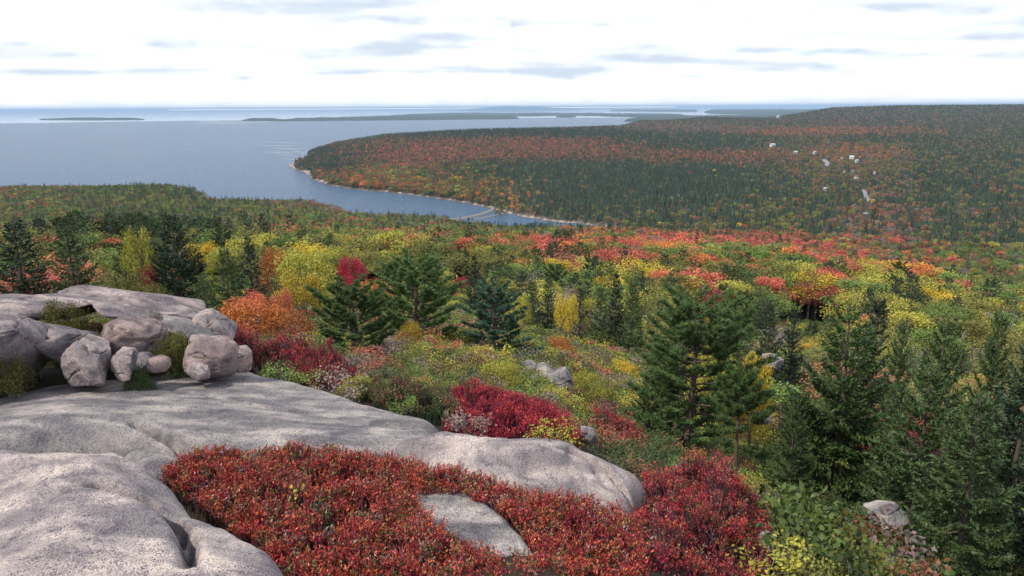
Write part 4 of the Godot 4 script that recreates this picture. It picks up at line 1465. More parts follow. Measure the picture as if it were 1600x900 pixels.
func ledges() -> void:
	ledge("granite_ledge", [[-60, 566, 4.0], [120, 566, 4.06], [200, 570, 4.1], [300, 571, 4.15], [395, 564, 4.22], [450, 581, 4.25], [520, 599, 4.28], [580, 616, 4.28], [640, 630, 4.24], [708, 650, 4.15], [715, 690, 3.98], [640, 715, 3.95], [560, 725, 3.92], [450, 742, 3.9], [330, 726, 3.86], [260, 704, 3.82], [200, 694, 3.78], [60, 690, 3.7], [-60, 700, 3.6]], 0.05, 0.45, 1.0, 0.045, [
		{"pts": [[212, 676], [240, 683], [262, 690], [290, 700], [318, 712]], "drop": 3.9, "w": 0.05, "d": 0.22},
		{"pts": [[625, 641], [640, 643], [654, 646]], "drop": 4.2, "w": 0.035, "d": 0.07}, {"pts": [[608, 633], [622, 635]], "drop": 4.2, "w": 0.03, "d": 0.04},
		{"pts": [[200, 640], [300, 668], [380, 690]], "drop": 4.05, "w": 0.30, "d": 0.05}, {"pts": [[200, 612], [290, 622], [420, 652], [520, 660]], "drop": 4.15, "w": 0.045, "d": 0.06}, {"pts": [[560, 668], [630, 672], [690, 655]], "drop": 4.1, "w": 0.14, "d": 0.09},
	], M.rock, "broad smooth grey granite ledge sloping across the left half, boulders on its upper edge", 0.014)
	ledge("granite_ledge", [[578, 694, 3.82], [600, 680, 3.74], [640, 666, 3.66], [700, 656, 3.62], [760, 663, 3.62], [830, 666, 3.62], [880, 671, 3.66], [930, 689, 3.74], [975, 710, 3.84], [1005, 727, 3.93], [1019, 742, 4.02], [1005, 790, 4.05], [960, 800, 3.95], [880, 790, 3.85], [800, 768, 3.8], [700, 745, 3.8], [620, 722, 3.84]], 0.16, 0.34, 0.6, 0.028, [
		{"pts": [[845, 676], [858, 674], [870, 673]], "drop": 3.6, "w": 0.03, "d": 0.07}, {"pts": [[876, 690], [892, 687], [915, 692], [950, 703], [984, 717]], "drop": 3.6, "w": 0.028, "d": 0.12, "step": 0.05},
		{"pts": [[920, 713], [935, 708], [942, 715]], "drop": 3.62, "w": 0.05, "d": 0.05}, {"pts": [[675, 690], [700, 687]], "drop": 3.6, "w": 0.06, "d": 0.03}, {"pts": [[780, 700], [830, 712], [870, 716]], "drop": 3.6, "w": 0.16, "d": 0.05},
	], M.pale, "pale whale-backed granite hump in the middle, red heath along its foot", 0.02)
	ledge("granite_ledge", [[-80, 690, 3.0], [60, 694, 3.0], [150, 698, 3.0], [212, 700, 3.0], [250, 712, 3.0], [285, 738, 3.0], [305, 760, 3.0], [345, 782, 3.0], [400, 815, 3.0], [445, 846, 3.0], [500, 890, 3.0], [560, 940, 3.0], [300, 960, 2.8], [-80, 960, 2.7]], 0.2, 0.3, 0.75, 0.03, [
		{"pts": [[300, 900], [292, 845], [280, 815], [255, 790], [225, 775], [150, 770]], "drop": 2.9, "w": 0.05, "d": 0.22}, {"pts": [[205, 730], [245, 745], [270, 775], [330, 800]], "drop": 2.9, "w": 0.14, "d": 0.07},
	], M.pale, "pale lichen-spotted granite rock in the lower left corner", 0.03)
	ledge("granite_slab", [[190, 700, 3.72], [228, 696, 3.72], [262, 698, 3.74], [300, 714, 3.78], [316, 722, 3.8], [300, 736, 3.76], [262, 740, 3.7], [200, 735, 3.65]], 0.08, 0.16, 0.4, 0.03, [], M.rock, "small granite slab wedged between the big ledge and the lower left rock", 0.02)
	ledge("granite_slab", [[618, 748, 3.80], [668, 750, 3.77], [730, 762, 3.75], [775, 782, 3.72], [805, 812, 3.68], [850, 870, 3.62], [860, 900, 3.58], [780, 900, 3.58], [712, 866, 3.64], [650, 815, 3.7], [630, 785, 3.74]], 0.0, 0.12, 0.3, 0.03, [], M.rock, "greenish grey bare rock showing in a gap of the foreground heath", 0.018)
	ledge("granite_slab", [[565, 582, 6.7], [585, 566, 7.0], [620, 570, 7.1], [660, 588, 7.1], [650, 606, 6.8], [600, 600, 6.7]], 0.15, 0.5, 0.5, 0.06, [{"pts": [[590, 577], [625, 582]], "drop": 6.9, "w": 0.06, "d": 0.12}], M.rock, "small pale slab behind the ledge, low shrubs before it", 0.03)
	# the pile on the upper edge of the ledge
	var B := [
		[120, 462, 300, 488, 15.6, 1.8, -0.20, 0.55, "long weathered granite ridge along the top of the boulder pile", M.dark], [230, 482, 345, 506, 15.2, 1.4, -0.27, 0.5, "lower half of the long ridge, a slanting weathered slab", M.dark],
		[150, 480, 262, 500, 14.6, 1.2, -0.30, 0.5, "thin grey layer of rock below the ridge", M.dark], [230, 500, 318, 518, 14.3, 1.0, -0.36, 0.5, "thin slanting layer in the middle of the boulder pile", M.rock],
		[308, 488, 365, 519, 14.4, 1.0, -0.34, 0.42, "angular wedge-shaped block at the right end of the ridge", M.dark], [250, 508, 330, 526, 13.8, 0.8, -0.48, 0.55, "pale broken slab leading down to the pink boulder", M.rock],
		[300, 522, 342, 542, 13.2, 0.7, -0.45, 0.6, "rounded grey block resting on the big pink boulder", M.dark], [172, 502, 250, 548, 13.0, 1.0, -0.38, 0.62, "large smooth boulder at the left of the pile", M.pink],
		[296, 533, 368, 576, 12.2, 0.7, -0.16, 0.68, "pinkish egg-shaped boulder on the edge of the ledge", M.pink], [366, 546, 392, 577, 12.15, 0.45, -0.1, 0.55, "small cracked-off pink boulder touching the egg-shaped one", M.pink],
		[290, 569, 332, 584, 11.7, 0.35, -0.06, 0.75, "flat loaf-like stone lying before the pink boulder", M.dark], [234, 559, 263, 571, 11.9, 0.25, 0.03, 0.6, "short log-like stone at the left of the ledge", M.pink],
		[180, 548, 212, 580, 11.9, 0.5, -0.2, 0.66, "round boulder sunk in low plants at the left edge", M.dark], [96, 535, 168, 584, 12.2, 1.0, -0.1, 0.62, "grey boulder at the far left end of the pile", M.dark],
		[40, 512, 150, 545, 13.0, 1.2, -0.25, 0.55, "tilted grey block on the far left of the pile", M.dark], [-70, 505, 60, 580, 12.8, 1.6, -0.12, 0.55, "broad grey rock closing the pile at the far left", M.dark],
		[-40, 466, 130, 494, 15.6, 1.8, -0.12, 0.55, "weathered slab at the far left of the ridge", M.dark],
		[202, 552, 250, 568, 12.5, 0.5, -0.2, 0.7, "low dark stone under the log-like stone", M.rock],
		[300, 545, 318, 556, 12.6, 0.5, -0.3, 0.7, "small stone tucked behind the pink boulder", M.rock],
		[814, 600, 836, 616, 24.0, 0.5, 0.0, 0.85, "little domed rock before the cracked outcrop", M.rock], [1190, 555, 1222, 572, 36.0, 1.2, -0.1, 0.7, "grey rock half hidden left of the large spruce", M.rock],
		[1172, 645, 1206, 659, 24.0, 0.8, -0.05, 0.7, "pale rock between the umbrella pine and the large spruce", M.rock], [904, 672, 936, 690, 11.6, 0.5, -0.35, 0.6, "grey rock peeping out behind the crimson heath", M.rock],
		[1358, 790, 1420, 822, 12.5, 0.8, -0.1, 0.62, "grey split rock among shrubs in the lower right", M.rock],
		[1180, 835, 1216, 860, 7.6, 0.4, -0.1, 0.7, "low grey rock at the foot of the leafy thicket", M.rock], [590, 500, 612, 512, 40.0, 0.8, 0, 0.7, "small grey rock under the broad pine", M.rock],
	]
	for i in B.size():
		var q: Array = B[i]
		boulder_at(q[0], q[1], q[2], q[3] + (7.0 if q[4] > 11.6 and q[4] < 13.6 and q[0] < 340 else 0.0), q[4], q[5], q[6], q[7], 5 + i, q[9], q[8])
	# cracked outcrop: blocks of one outcrop
	var o := thing("cracked_outcrop")
	tag(o, "grey granite outcrop split by dark cracks, in the middle of the shrubs", "rock")
	for q in [[812, 569, 850, 592, 25.4, 1.4, -0.05, 0.55], [838, 571, 872, 598, 25.0, 1.3, -0.2, 0.6], [856, 576, 898, 606, 24.8, 1.3, -0.22, 0.62], [822, 586, 890, 612, 24.4, 1.2, -0.15, 0.66]]:
		boulder_at(q[0], q[1], q[2], q[3], q[4], q[5], q[6], q[7], 60 + int(q[0]), M.rock, "")
		var b := get_child(get_child_count() - 1)
		remove_child(b)
		b.name = "block"
		for k in ["label", "category"]:
			if b.has_meta(k): b.remove_meta(k)
		o.add_child(b, true)

func range_at(px: float, py: float) -> float:
	var d := ray(px, py)
	var hd := Vector2(d.x, d.z).length()
	var r := 6.0
	while r < 900.0:
		var p := Vector3(0, EYE, 0) + d * (r / hd)
		if gy(p.x, p.z) >= p.y: return r
		r *= 1.01
	return 300.0

func heroes() -> void:
	# conifers
	var p4 := pine(401, 5.0, 1.9, 19, 0.15, 26.0, 30, 0.1, [], 0.36, 0.075)
	hero("pine_tree", p4, 5.0, 1.9, 1068, 705, 484, 215, 21.8, leaf_mat("pine", 1.6), "tall white pine right of the middle, long level boughs and a bare dark trunk")
	rng.seed = 399
	var round_limbs := []
	for i in 46:
		var f := lerpf(0.14, 0.98, i / 45.0)
		round_limbs.append([f, i * 2.4 + rng.randf_range(-0.4, 0.4), (0.35 + 0.72 * sin(PI * pow(f, 0.9))) * rng.randf_range(0.65, 1.15), lerpf(0.1, 0.9, f) + rng.randf_range(-0.1, 0.2)])
	var broad_limbs := []
	for i in 64:
		var f := lerpf(0.08, 0.98, i / 63.0)
		broad_limbs.append([f, i * 2.4 + rng.randf_range(-0.4, 0.4), (0.3 + 0.78 * sin(PI * pow(f, 0.7))) * rng.randf_range(0.6, 1.15), lerpf(0.0, 0.85, f) + rng.randf_range(-0.1, 0.2)])
	hero("pine_tree", pine(402, 2.6, 1.15, 10, 0.12, 24.0, 46, 0.14, round_limbs, 0.28, 0.08), 2.6, 1.15, 550, 573, 456, 128, 22.0, leaf_mat("pine", 1.4), "young pine with tufted boughs and forked trunk beside the red heath")
	hero("pine_tree", pine(403, 5.0, 1.9, 15, 0.18, 18.0, 34, 0.12, broad_limbs, 0.3, 0.09), 5.0, 1.9, 648, 562, 411, 136, 34.0, leaf_mat("pine", 2.1), "broad bushy pine in the middle, lighter green than its neighbours")
	hero("pine_tree", pine(404, 5.0, 1.9, 15, 0.18, 17.0, 30, 0.08, [], 0.38, 0.08), 5.0, 1.9, 766, 578, 452, 122, 33.0, leaf_mat("teal", 1.6), "dark bluish pine right of the middle with low sweeping boughs")
	var umb := []
	for i in 26: umb.append([0.6 + 0.0145 * i, i * 2.4, 1.0 - 0.026 * i, 0.12 + 0.03 * i])
	hero("pine_tree", pine(405, 2.4, 0.95, 0, 0.12, 30.0, 40, 0.5, umb, 0.5, 0.085), 2.4, 0.95, 1152, 724, 590, 98, 19.5, leaf_mat("pine", 1.5), "umbrella-shaped young pine on a bare slender trunk")
	hero("spruce_tree", spruce(411, 5.0, 1.75, 0.30, 0.11, 2.6, 0.08, 0.42), 5.0, 1.75, 1302, 742, 470, 196, 20.5, leaf_mat("fir", 1.0), "large airy spruce at the right with open tiers of boughs")
	hero("spruce_tree", spruce(412, 5.0, 1.0, 0.24, 0.13, 1.4, 0.06, 0.42), 5.0, 1.0, 1357, 625, 462, 84, 29.0, leaf_mat("spruce", 0.85), "narrow dark spruce just behind the large airy spruce at the right")
	hero("spruce_tree", spruce(413, 6.0, 2.2, 0.30, 0.16, 1.7, 0.05, 0.42), 6.0, 2.2, 284, 492, 338, 118, 43.0, leaf_mat("spruce", 1.05), "dense broad dark spruce above the boulder pile")
	var sm := [spruce(421, 5.0, 1.2, 0.26, 0.15, 1.4, 0.06, 0.42), spruce(422, 5.0, 1.0, 0.24, 0.15, 1.4, 0.06, 0.42), spruce(423, 5.0, 1.45, 0.28, 0.15, 1.5, 0.06, 0.42), spruce(424, 5.0, 0.85, 0.26, 0.15, 0.9, 0.08, 0.4), spruce(425, 5.0, 1.6, 0.30, 0.12, 2.3, 0.04, 0.42)]
	var S := [
		[360, 490, 384, 66, 40, 2, 1.15, "pointed spruce left of the yellow-green birches"], [398, 485, 378, 62, 42, 0, 0.95, "dark pointed spruce beside the thin dead spruce"], [228, 480, 350, 88, 50, 2, 1.0, "dark spruce behind the dense broad one at the left"],
		[322, 492, 425, 60, 38, 2, 1.3, "low spreading green spruce right of the dense broad one"], [258, 490, 380, 70, 47, 0, 0.8, "slim dark spruce touching the dense broad spruce"], [205, 470, 372, 70, 46, 2, 1.0, "dark spruce at the left edge with pale leaves before it"],
		[742, 470, 400, 30, 75, 1, 0.9, "slim spire-like spruce above the dark bluish pine"], [832, 500, 436, 36, 60, 2, 1.2, "left one of two green spruces right of the dark bluish pine"], [857, 500, 430, 34, 61, 0, 1.1, "right one of two green spruces right of the dark bluish pine"],
		[905, 522, 440, 24, 58, 3, 0.8, "very thin dark spruce behind the bare birch"], [962, 490, 428, 28, 66, 1, 0.7, "blackish spruce left of the tall white pine"], [938, 492, 445, 34, 64, 2, 1.3, "bright green spruce left of the blackish one"],
		[988, 500, 436, 40, 60, 2, 1.15, "bushy green spruce touching the tall white pine at the left"], [1120, 560, 488, 62, 46, 2, 0.9, "broad dark spruce just right of the tall white pine"], [1160, 552, 476, 46, 50, 0, 1.1, "middle spruce between white pine and large airy spruce"],
		[1200, 530, 470, 40, 56, 2, 0.85, "dark spruce left of the large airy spruce's top"], [1238, 520, 478, 40, 58, 0, 0.9, "small dark spruce against the large airy spruce's left side"], [683, 470, 400, 26, 72, 1, 1.0, "slim spruce right of the broad bushy pine's top"],
		[718, 445, 380, 16, 0, 3, 0.75, "tiny dark spire in the wood above the pines"], [728, 450, 386, 15, 0, 1, 0.7, "small dark spire right of the tiny spire"], [1400, 600, 500, 50, 44, 4, 1.0, "green spruce at the right edge of the slope"],
		[1425, 800, 560, 150, 15, 4, 1.1, "broad green spruce low on the right slope"], [1500, 840, 600, 150, 12.5, 4, 1.0, "dark spruce close by in the lower right"], [1580, 800, 520, 170, 15, 4, 0.95, "large spruce at the lower right corner"], [1235, 745, 610, 70, 17, 4, 1.0, "low young spruce left of the large airy spruce's foot"], [1385, 720, 590, 70, 19, 4, 1.15, "young green spruce right of the large airy spruce"], [1010, 690, 585, 70, 23, 4, 1.05, "young spruce under the white pine's left side"],
		[1460, 660, 490, 110, 26, 4, 1.1, "spreading spruce on the far right slope"], [1545, 620, 480, 70, 34, 4, 1.0, "slim spruce near the far right corner"], [120, 480, 352, 90, 44, 2, 1.0, "dark spruce above the far left rocks"], [40, 470, 340, 100, 46, 2, 0.95, "tall dark spruce at the far left"],
	]
	for q in S:
		var m: Array = sm[q[5]]
		hero("spruce_tree", m, 5.0, [1.2, 1.0, 1.45, 0.85, 1.6][q[5]], q[0], q[1], q[2], q[3] * (1.45 if q[4] > 55 else 1.1), q[4] if q[4] > 0 else range_at(q[0], q[1]), leaf_mat("spruce" if q[6] < 1.0 else "pine", q[6] * (1.2 if q[6] < 1.0 else 1.0)), q[7], "tree", q[0])
	var dead := spruce(431, 5.0, 0.7, 0.3, 0.12, 0.12, 0.2)
	hero("dead_spruce", dead, 5.0, 0.7, 420, 480, 384, 26, 41.0, leaf_mat("bare", 0.6), "thin nearly dead spruce with bare grey twigs at the left")
	# broadleaf trees and bushes
	var bl := []
	for i in 6: bl.append(broadleaf(440 + i, 4.0, 1.6, 22, 230, 0.10))
	var lo := []
	for i in 5: lo.append(broadleaf(450 + i, 2.0, 1.25, 24, 260, 0.065, 0.08))
	var ba := [broadleaf(460, 4.0, 1.3, 34, 12, 0.10, 0.25, Color(0.34, 0.32, 0.31)), broadleaf(461, 4.0, 1.3, 40, 26, 0.09, 0.25, Color(0.34, 0.30, 0.30))]
	var T := [
		["b", 324, 450, 376, 52, 0, "yellow", 1.25, "bright yellow birch above the boulder pile", "birch_tree"], ["b", 352, 470, 385, 44, 0, "lime", 1.1, "yellow-green birch right of the bright yellow one", "birch_tree"],
		["b", 436, 490, 388, 62, 46, "orange", 0.75, "dull orange maple behind the thin dead spruce", "maple_tree"], ["b", 478, 500, 390, 92, 44, "lime", 1.2, "large yellow-green birch left of the young pine", "birch_tree"],
		["b", 470, 515, 420, 74, 34, "yellow", 0.75, "golden-green birch in front of the large yellow-green one", "birch_tree"], ["b", 510, 470, 392, 60, 0, "lime", 0.95, "greenish birch behind the large yellow-green birch", "birch_tree"],
		["b", 548, 440, 397, 46, 70, "crimson", 1.25, "magenta maple glowing among the birches", "maple_tree"], ["b", 588, 500, 434, 62, 42, "orange", 1.05, "orange maple left of the broad bushy pine", "maple_tree"],
		["b", 610, 445, 390, 40, 0, "lime", 0.8, "pale green birch between magenta maple and broad pine", "birch_tree"],
		["l", 398, 540, 462, 112, 26, "orange", 0.95, "large orange-red maple bush behind the boulders", "maple_bush"], ["l", 388, 520, 460, 70, 27, "red", 1.35, "bright red maple crown topping the orange bush", "maple_bush"], ["l", 445, 535, 455, 46, 28, "red", 1.0, "red-tipped maple bush right of the large orange-red one", "maple_bush"],
		["l", 450, 548, 485, 90, 25, "orange", 0.6, "rusty orange bush between the red maple and the young pine", "maple_bush"],
		["b", 884, 525, 458, 44, 52, "yellow", 1.1, "yellow birch right of the dark bluish pine", "birch_tree"], ["b", 815, 530, 462, 32, 50, "lime", 1.1, "pale yellow birch touching the dark bluish pine", "birch_tree"],
		["w", 878, 535, 445, 62, 0, "bare", 1.3, "nearly bare whitish birch in the middle of the slope", "birch_tree"], ["w", 938, 545, 472, 54, 0, "bare", 1.2, "nearly bare pinkish maple right of the whitish birch", "maple_tree"],
		["w", 1215, 560, 505, 60, 0, "bare", 1.4, "leafless grey bush left of the large airy spruce", "bare_bush"],
		["l", 872, 580, 526, 54, 0, "orange", 0.8, "orange bush right of the dark bluish pine's foot", "maple_bush"], ["l", 970, 608, 560, 50, 0, "yellow", 1.2, "bright yellow bush left of the tall white pine", "birch_bush"],
		["l", 1176, 618, 563, 66, 25, "yellow", 1.15, "peaked orange-yellow bush behind the umbrella pine", "maple_bush"], ["l", 1156, 606, 574, 24, 25.5, "orange", 1.2, "orange bush touching the peaked yellow one at its left", "maple_bush"],
		["l", 1112, 600, 540, 84, 27, "lime", 1.05, "yellow-green bush right of the tall white pine", "birch_bush"], ["l", 1090, 570, 515, 34, 28, "yellow", 1.0, "golden bush right beside the white pine's trunk", "birch_bush"],
		["l", 782, 612, 560, 66, 0, "lime", 1.0, "round yellow-green bush left of the cracked outcrop", "birch_bush"], ["l", 640, 560, 505, 44, 0, "yellow", 0.65, "golden-brown bush under the broad bushy pine", "birch_bush"],
		["l", 560, 622, 588, 66, 0, "lime", 0.95, "low lime-green shrub on the upper edge of the ledge", "low_shrub"], ["l", 600, 618, 592, 50, 0, "olive", 1.2, "low olive shrub right of the lime-green one", "low_shrub"],
		["l", 660, 635, 590, 70, 0, "olive", 1.0, "olive shrub between the ledge and the crimson heath", "low_shrub"], ["l", 690, 652, 622, 40, 0, "lime", 0.8, "small lime shrub at the ledge's right end", "low_shrub"],
		["l", 920, 640, 585, 70, 0, "lime", 0.85, "yellow-green bush right of the cracked outcrop", "birch_bush"], ["l", 860, 640, 606, 60, 0, "lime", 1.1, "yellowish low bush before the cracked outcrop", "birch_bush"],
		["b", 1108, 520, 452, 44, 0, "crimson", 0.9, "wine-red maple behind the white pine's right side", "maple_tree"], ["b", 722, 470, 432, 26, 0, "crimson", 1.0, "small crimson maple above the dark bluish pine", "maple_tree"],
		["b", 1250, 500, 440, 46, 0, "red", 1.0, "rose-red maple behind the large airy spruce's tip", "maple_tree"], ["b", 1290, 505, 445, 44, 0, "red", 0.9, "red maple right of the airy spruce's tip", "maple_tree"],
		["l", 235, 480, 445, 60, 30, "olive", 0.85, "grey-green bush above the far end of the ridge", "low_shrub"], ["l", 190, 470, 425, 80, 31, "olive", 0.8, "olive bush at the left edge above the ridge", "low_shrub"],
		["b", 222, 440, 356, 50, 44, "lime", 1.0, "pale-leaved birch in front of the left spruces", "birch_tree"], ["l", 232, 450, 415, 30, 43, "crimson", 0.8, "small crimson bush under the left spruces", "maple_bush"],
		["l", 266, 545, 520, 62, 12.6, "olive", 0.75, "low olive heath plant among the boulders of the pile", "low_shrub"], ["l", 240, 520, 488, 44, 13.6, "bare", 0.9, "sparse brown shrub growing from the boulder pile", "low_shrub"],
		["l", 205, 532, 500, 40, 13.2, "rust", 0.6, "rusty low plant in the cleft left of the pile's middle", "low_shrub"], ["l", 150, 560, 520, 50, 12.8, "olive", 0.6, "olive low plant before the far left blocks", "low_shrub"],
		["l", 60, 560, 510, 60, 12.9, "green", 0.5, "dark green plant under the far left rocks", "low_shrub"], ["l", 100, 500, 470, 60, 14.6, "olive", 0.6, "olive plant on the far left slab", "low_shrub"], ["l", 285, 522, 500, 36, 14.0, "bare", 0.8, "bare twiggy plant between ridge and slanting slab", "low_shrub"],
		["l", 215, 585, 566, 40, 11.9, "green", 0.45, "dark low plant under the log-like stone", "low_shrub"], ["l", 10, 585, 548, 60, 12.2, "olive", 0.5, "low olive plant at the slab's far left edge", "low_shrub"],
		["l", 290, 570, 536, 36, 12.5, "green", 0.5, "dark green low plant left of the pink boulder", "low_shrub"],
	]
	for i in T.size():
		var q: Array = T[i]
		var m: Array = bl[i % 6] if q[0] == "b" else (lo[i % 5] if q[0] == "l" else ba[i % 2])
		var nh := 2.0 if q[0] == "l" else 4.0
		var nr: float = {"b": 1.6, "l": 1.25, "w": 1.3}[q[0]]
		hero(q[9], m, nh, nr * 1.05, q[1], q[2], q[3], q[4], q[5] if q[5] > 0 else range_at(q[1], q[2]), leaf_mat(q[6], q[7]), q[8], "tree" if String(q[9]).ends_with("tree") else "shrub", i * 1.7)

func leaf_mat(kind: String, b: float) -> Material:
	var key := "%s_%.2f" % [kind, b]
	if not tree_mat.has(key):
		var c: Color = PAL[kind]
		tree_mat[key] = foliage(kind + "_leaves", lin(minf(c.r * b, 1), minf(c.g * b, 1), minf(c.b * b, 1)), 0.55, 0.15 if kind in CONIFER else 0.4)
	return tree_mat[key]

var bare_zone: Array[PackedVector2Array] = []

func undergrowth() -> void:
	var protos := []
	for i in 7: protos.append(broadleaf(500 + i, 1.0, 0.62, 13, 46, 0.062, 0.05, Color(0.2, 0.17, 0.15)))
	var pile := PackedVector2Array()
	for q in [[-80, 11.0], [300, 11.0], [400, 11.5], [400, 15.5], [330, 16.5], [150, 17.0], [-80, 17.0]]:
		var d := ray(q[0], 500)
		var n: Vector2 = Vector2(d.x, d.z).normalized() * float(q[1])
		pile.append(n)
	rng.seed = 601
	var list := []
	var step := 0.72
	for iz in range(int(5.0 / step), int(62.0 / step)):
		for ix in range(-70, 71):
			var x := (ix + rng.randf()) * step
			var z := -(iz + rng.randf()) * step
			var r := sqrt(x * x + z * z)
			if absf(x) > -z * 0.82 + 2.0 or r < 6.0 or r > 60.0: continue
			var p := Vector2(x, z)
			if in_ring(p, pile) > 0.0: continue
			var skip := false
			for b in blocked:
				if in_ring(p, b) > -0.08: skip = true
			for b in bare_zone:
				if in_ring(p, b) > -0.06: skip = true
			if skip: continue
			var y := gy(x, z)
			var s := seen_at(Vector3(x, y + 0.4, z))
			if s.x < -120 or s.x > 1720 or s.y > 960: continue
			if s.x < 1190 and r < 8.5: continue
			if r < 9.4 and s.x < 1010: continue
			var h := rng.randf_range(0.4, 0.95) * lerpf(0.75, 1.9, smoothstep(14.0, 50.0, r))
			list.append([h / r, Vector3(x, y, z), h, s, r])
	for iz in range(int(50.0 / 1.7), int(150.0 / 1.7)):
		for ix in range(-75, 76):
			var x := (ix + rng.randf()) * 1.7
			var z := -(iz + rng.randf()) * 1.7
			var r := sqrt(x * x + z * z)
			if absf(x) > -z * 0.82 + 2.0 or r < 60.0 or r > 150.0: continue
			var y := gy(x, z)
			list.append([0.004, Vector3(x, y, z), rng.randf_range(1.0, 2.3), seen_at(Vector3(x, y + 0.5, z)), r])
	list.sort_custom(func(a, b): return a[0] > b[0])
	var bags: Array[Bag] = []
	for i in protos.size(): bags.append(Bag.new())
	var n := 0
	for e in list:
		var p: Vector3 = e[1]
		var s: Vector2 = e[3]
		var w := {"olive": 1.2, "lime": 0.75, "green": 1.1, "rust": 0.35, "bare": 0.7, "yellow": 0.12, "red": 0.18, "pine": 0.5}
		if s.x > 1180 and s.y > 700: w = {"green": 2.0, "olive": 0.8, "lime": 0.2, "bare": 0.3, "pine": 0.6}
		if s.x > 930 and s.x < 1130 and s.y > 650: w = {"pine": 2.0, "olive": 0.6, "green": 0.8, "rust": 0.3}
		var sum := 0.0
		for k in w: sum += w[k]
		var pick := fposmod(n_fine.get_noise_2d(p.x * 0.8, p.z * 0.8) * 1.2 + 0.5 + rng.randf_range(-0.2, 0.2), 1.0) * sum
		var kind := "olive"
		for k in w:
			pick -= w[k]
			if pick <= 0.0:
				kind = k
				break
		var i := rng.randi() % protos.size()
		var h: float = e[2]
		var wide := h * rng.randf_range(0.9, 1.35)
		n += 1
		if n <= 290:
			var o := plant("low_shrub", protos[i], p - Vector3(0, 0.05, 0), rng.randf() * TAU, wide, h, leaf_material(kind), "", "shrub", "low shrubs on the slope below the ledge")
			pending.append([o, "%s%s low shrub %s" % ["tall " if h > 0.95 else ("tiny " if h < 0.5 else ""), WORD[kind], where_words(s.x, s.y, e[4])], s.x])
		else:
			bags[i].put(p - Vector3(0, 0.05, 0), rng.randf() * TAU, wide, h, tinted(kind, 0.3))
	var rest := thing("undergrowth")
	tag(rest, "tangle of low green, olive and rusty shrubs covering the slope below the ledge", "undergrowth", "", "stuff")
	for i in protos.size():
		scatter("low_bushes", protos[i][1], M.leaf, bags[i], rest)
	print("shrubs ", list.size())

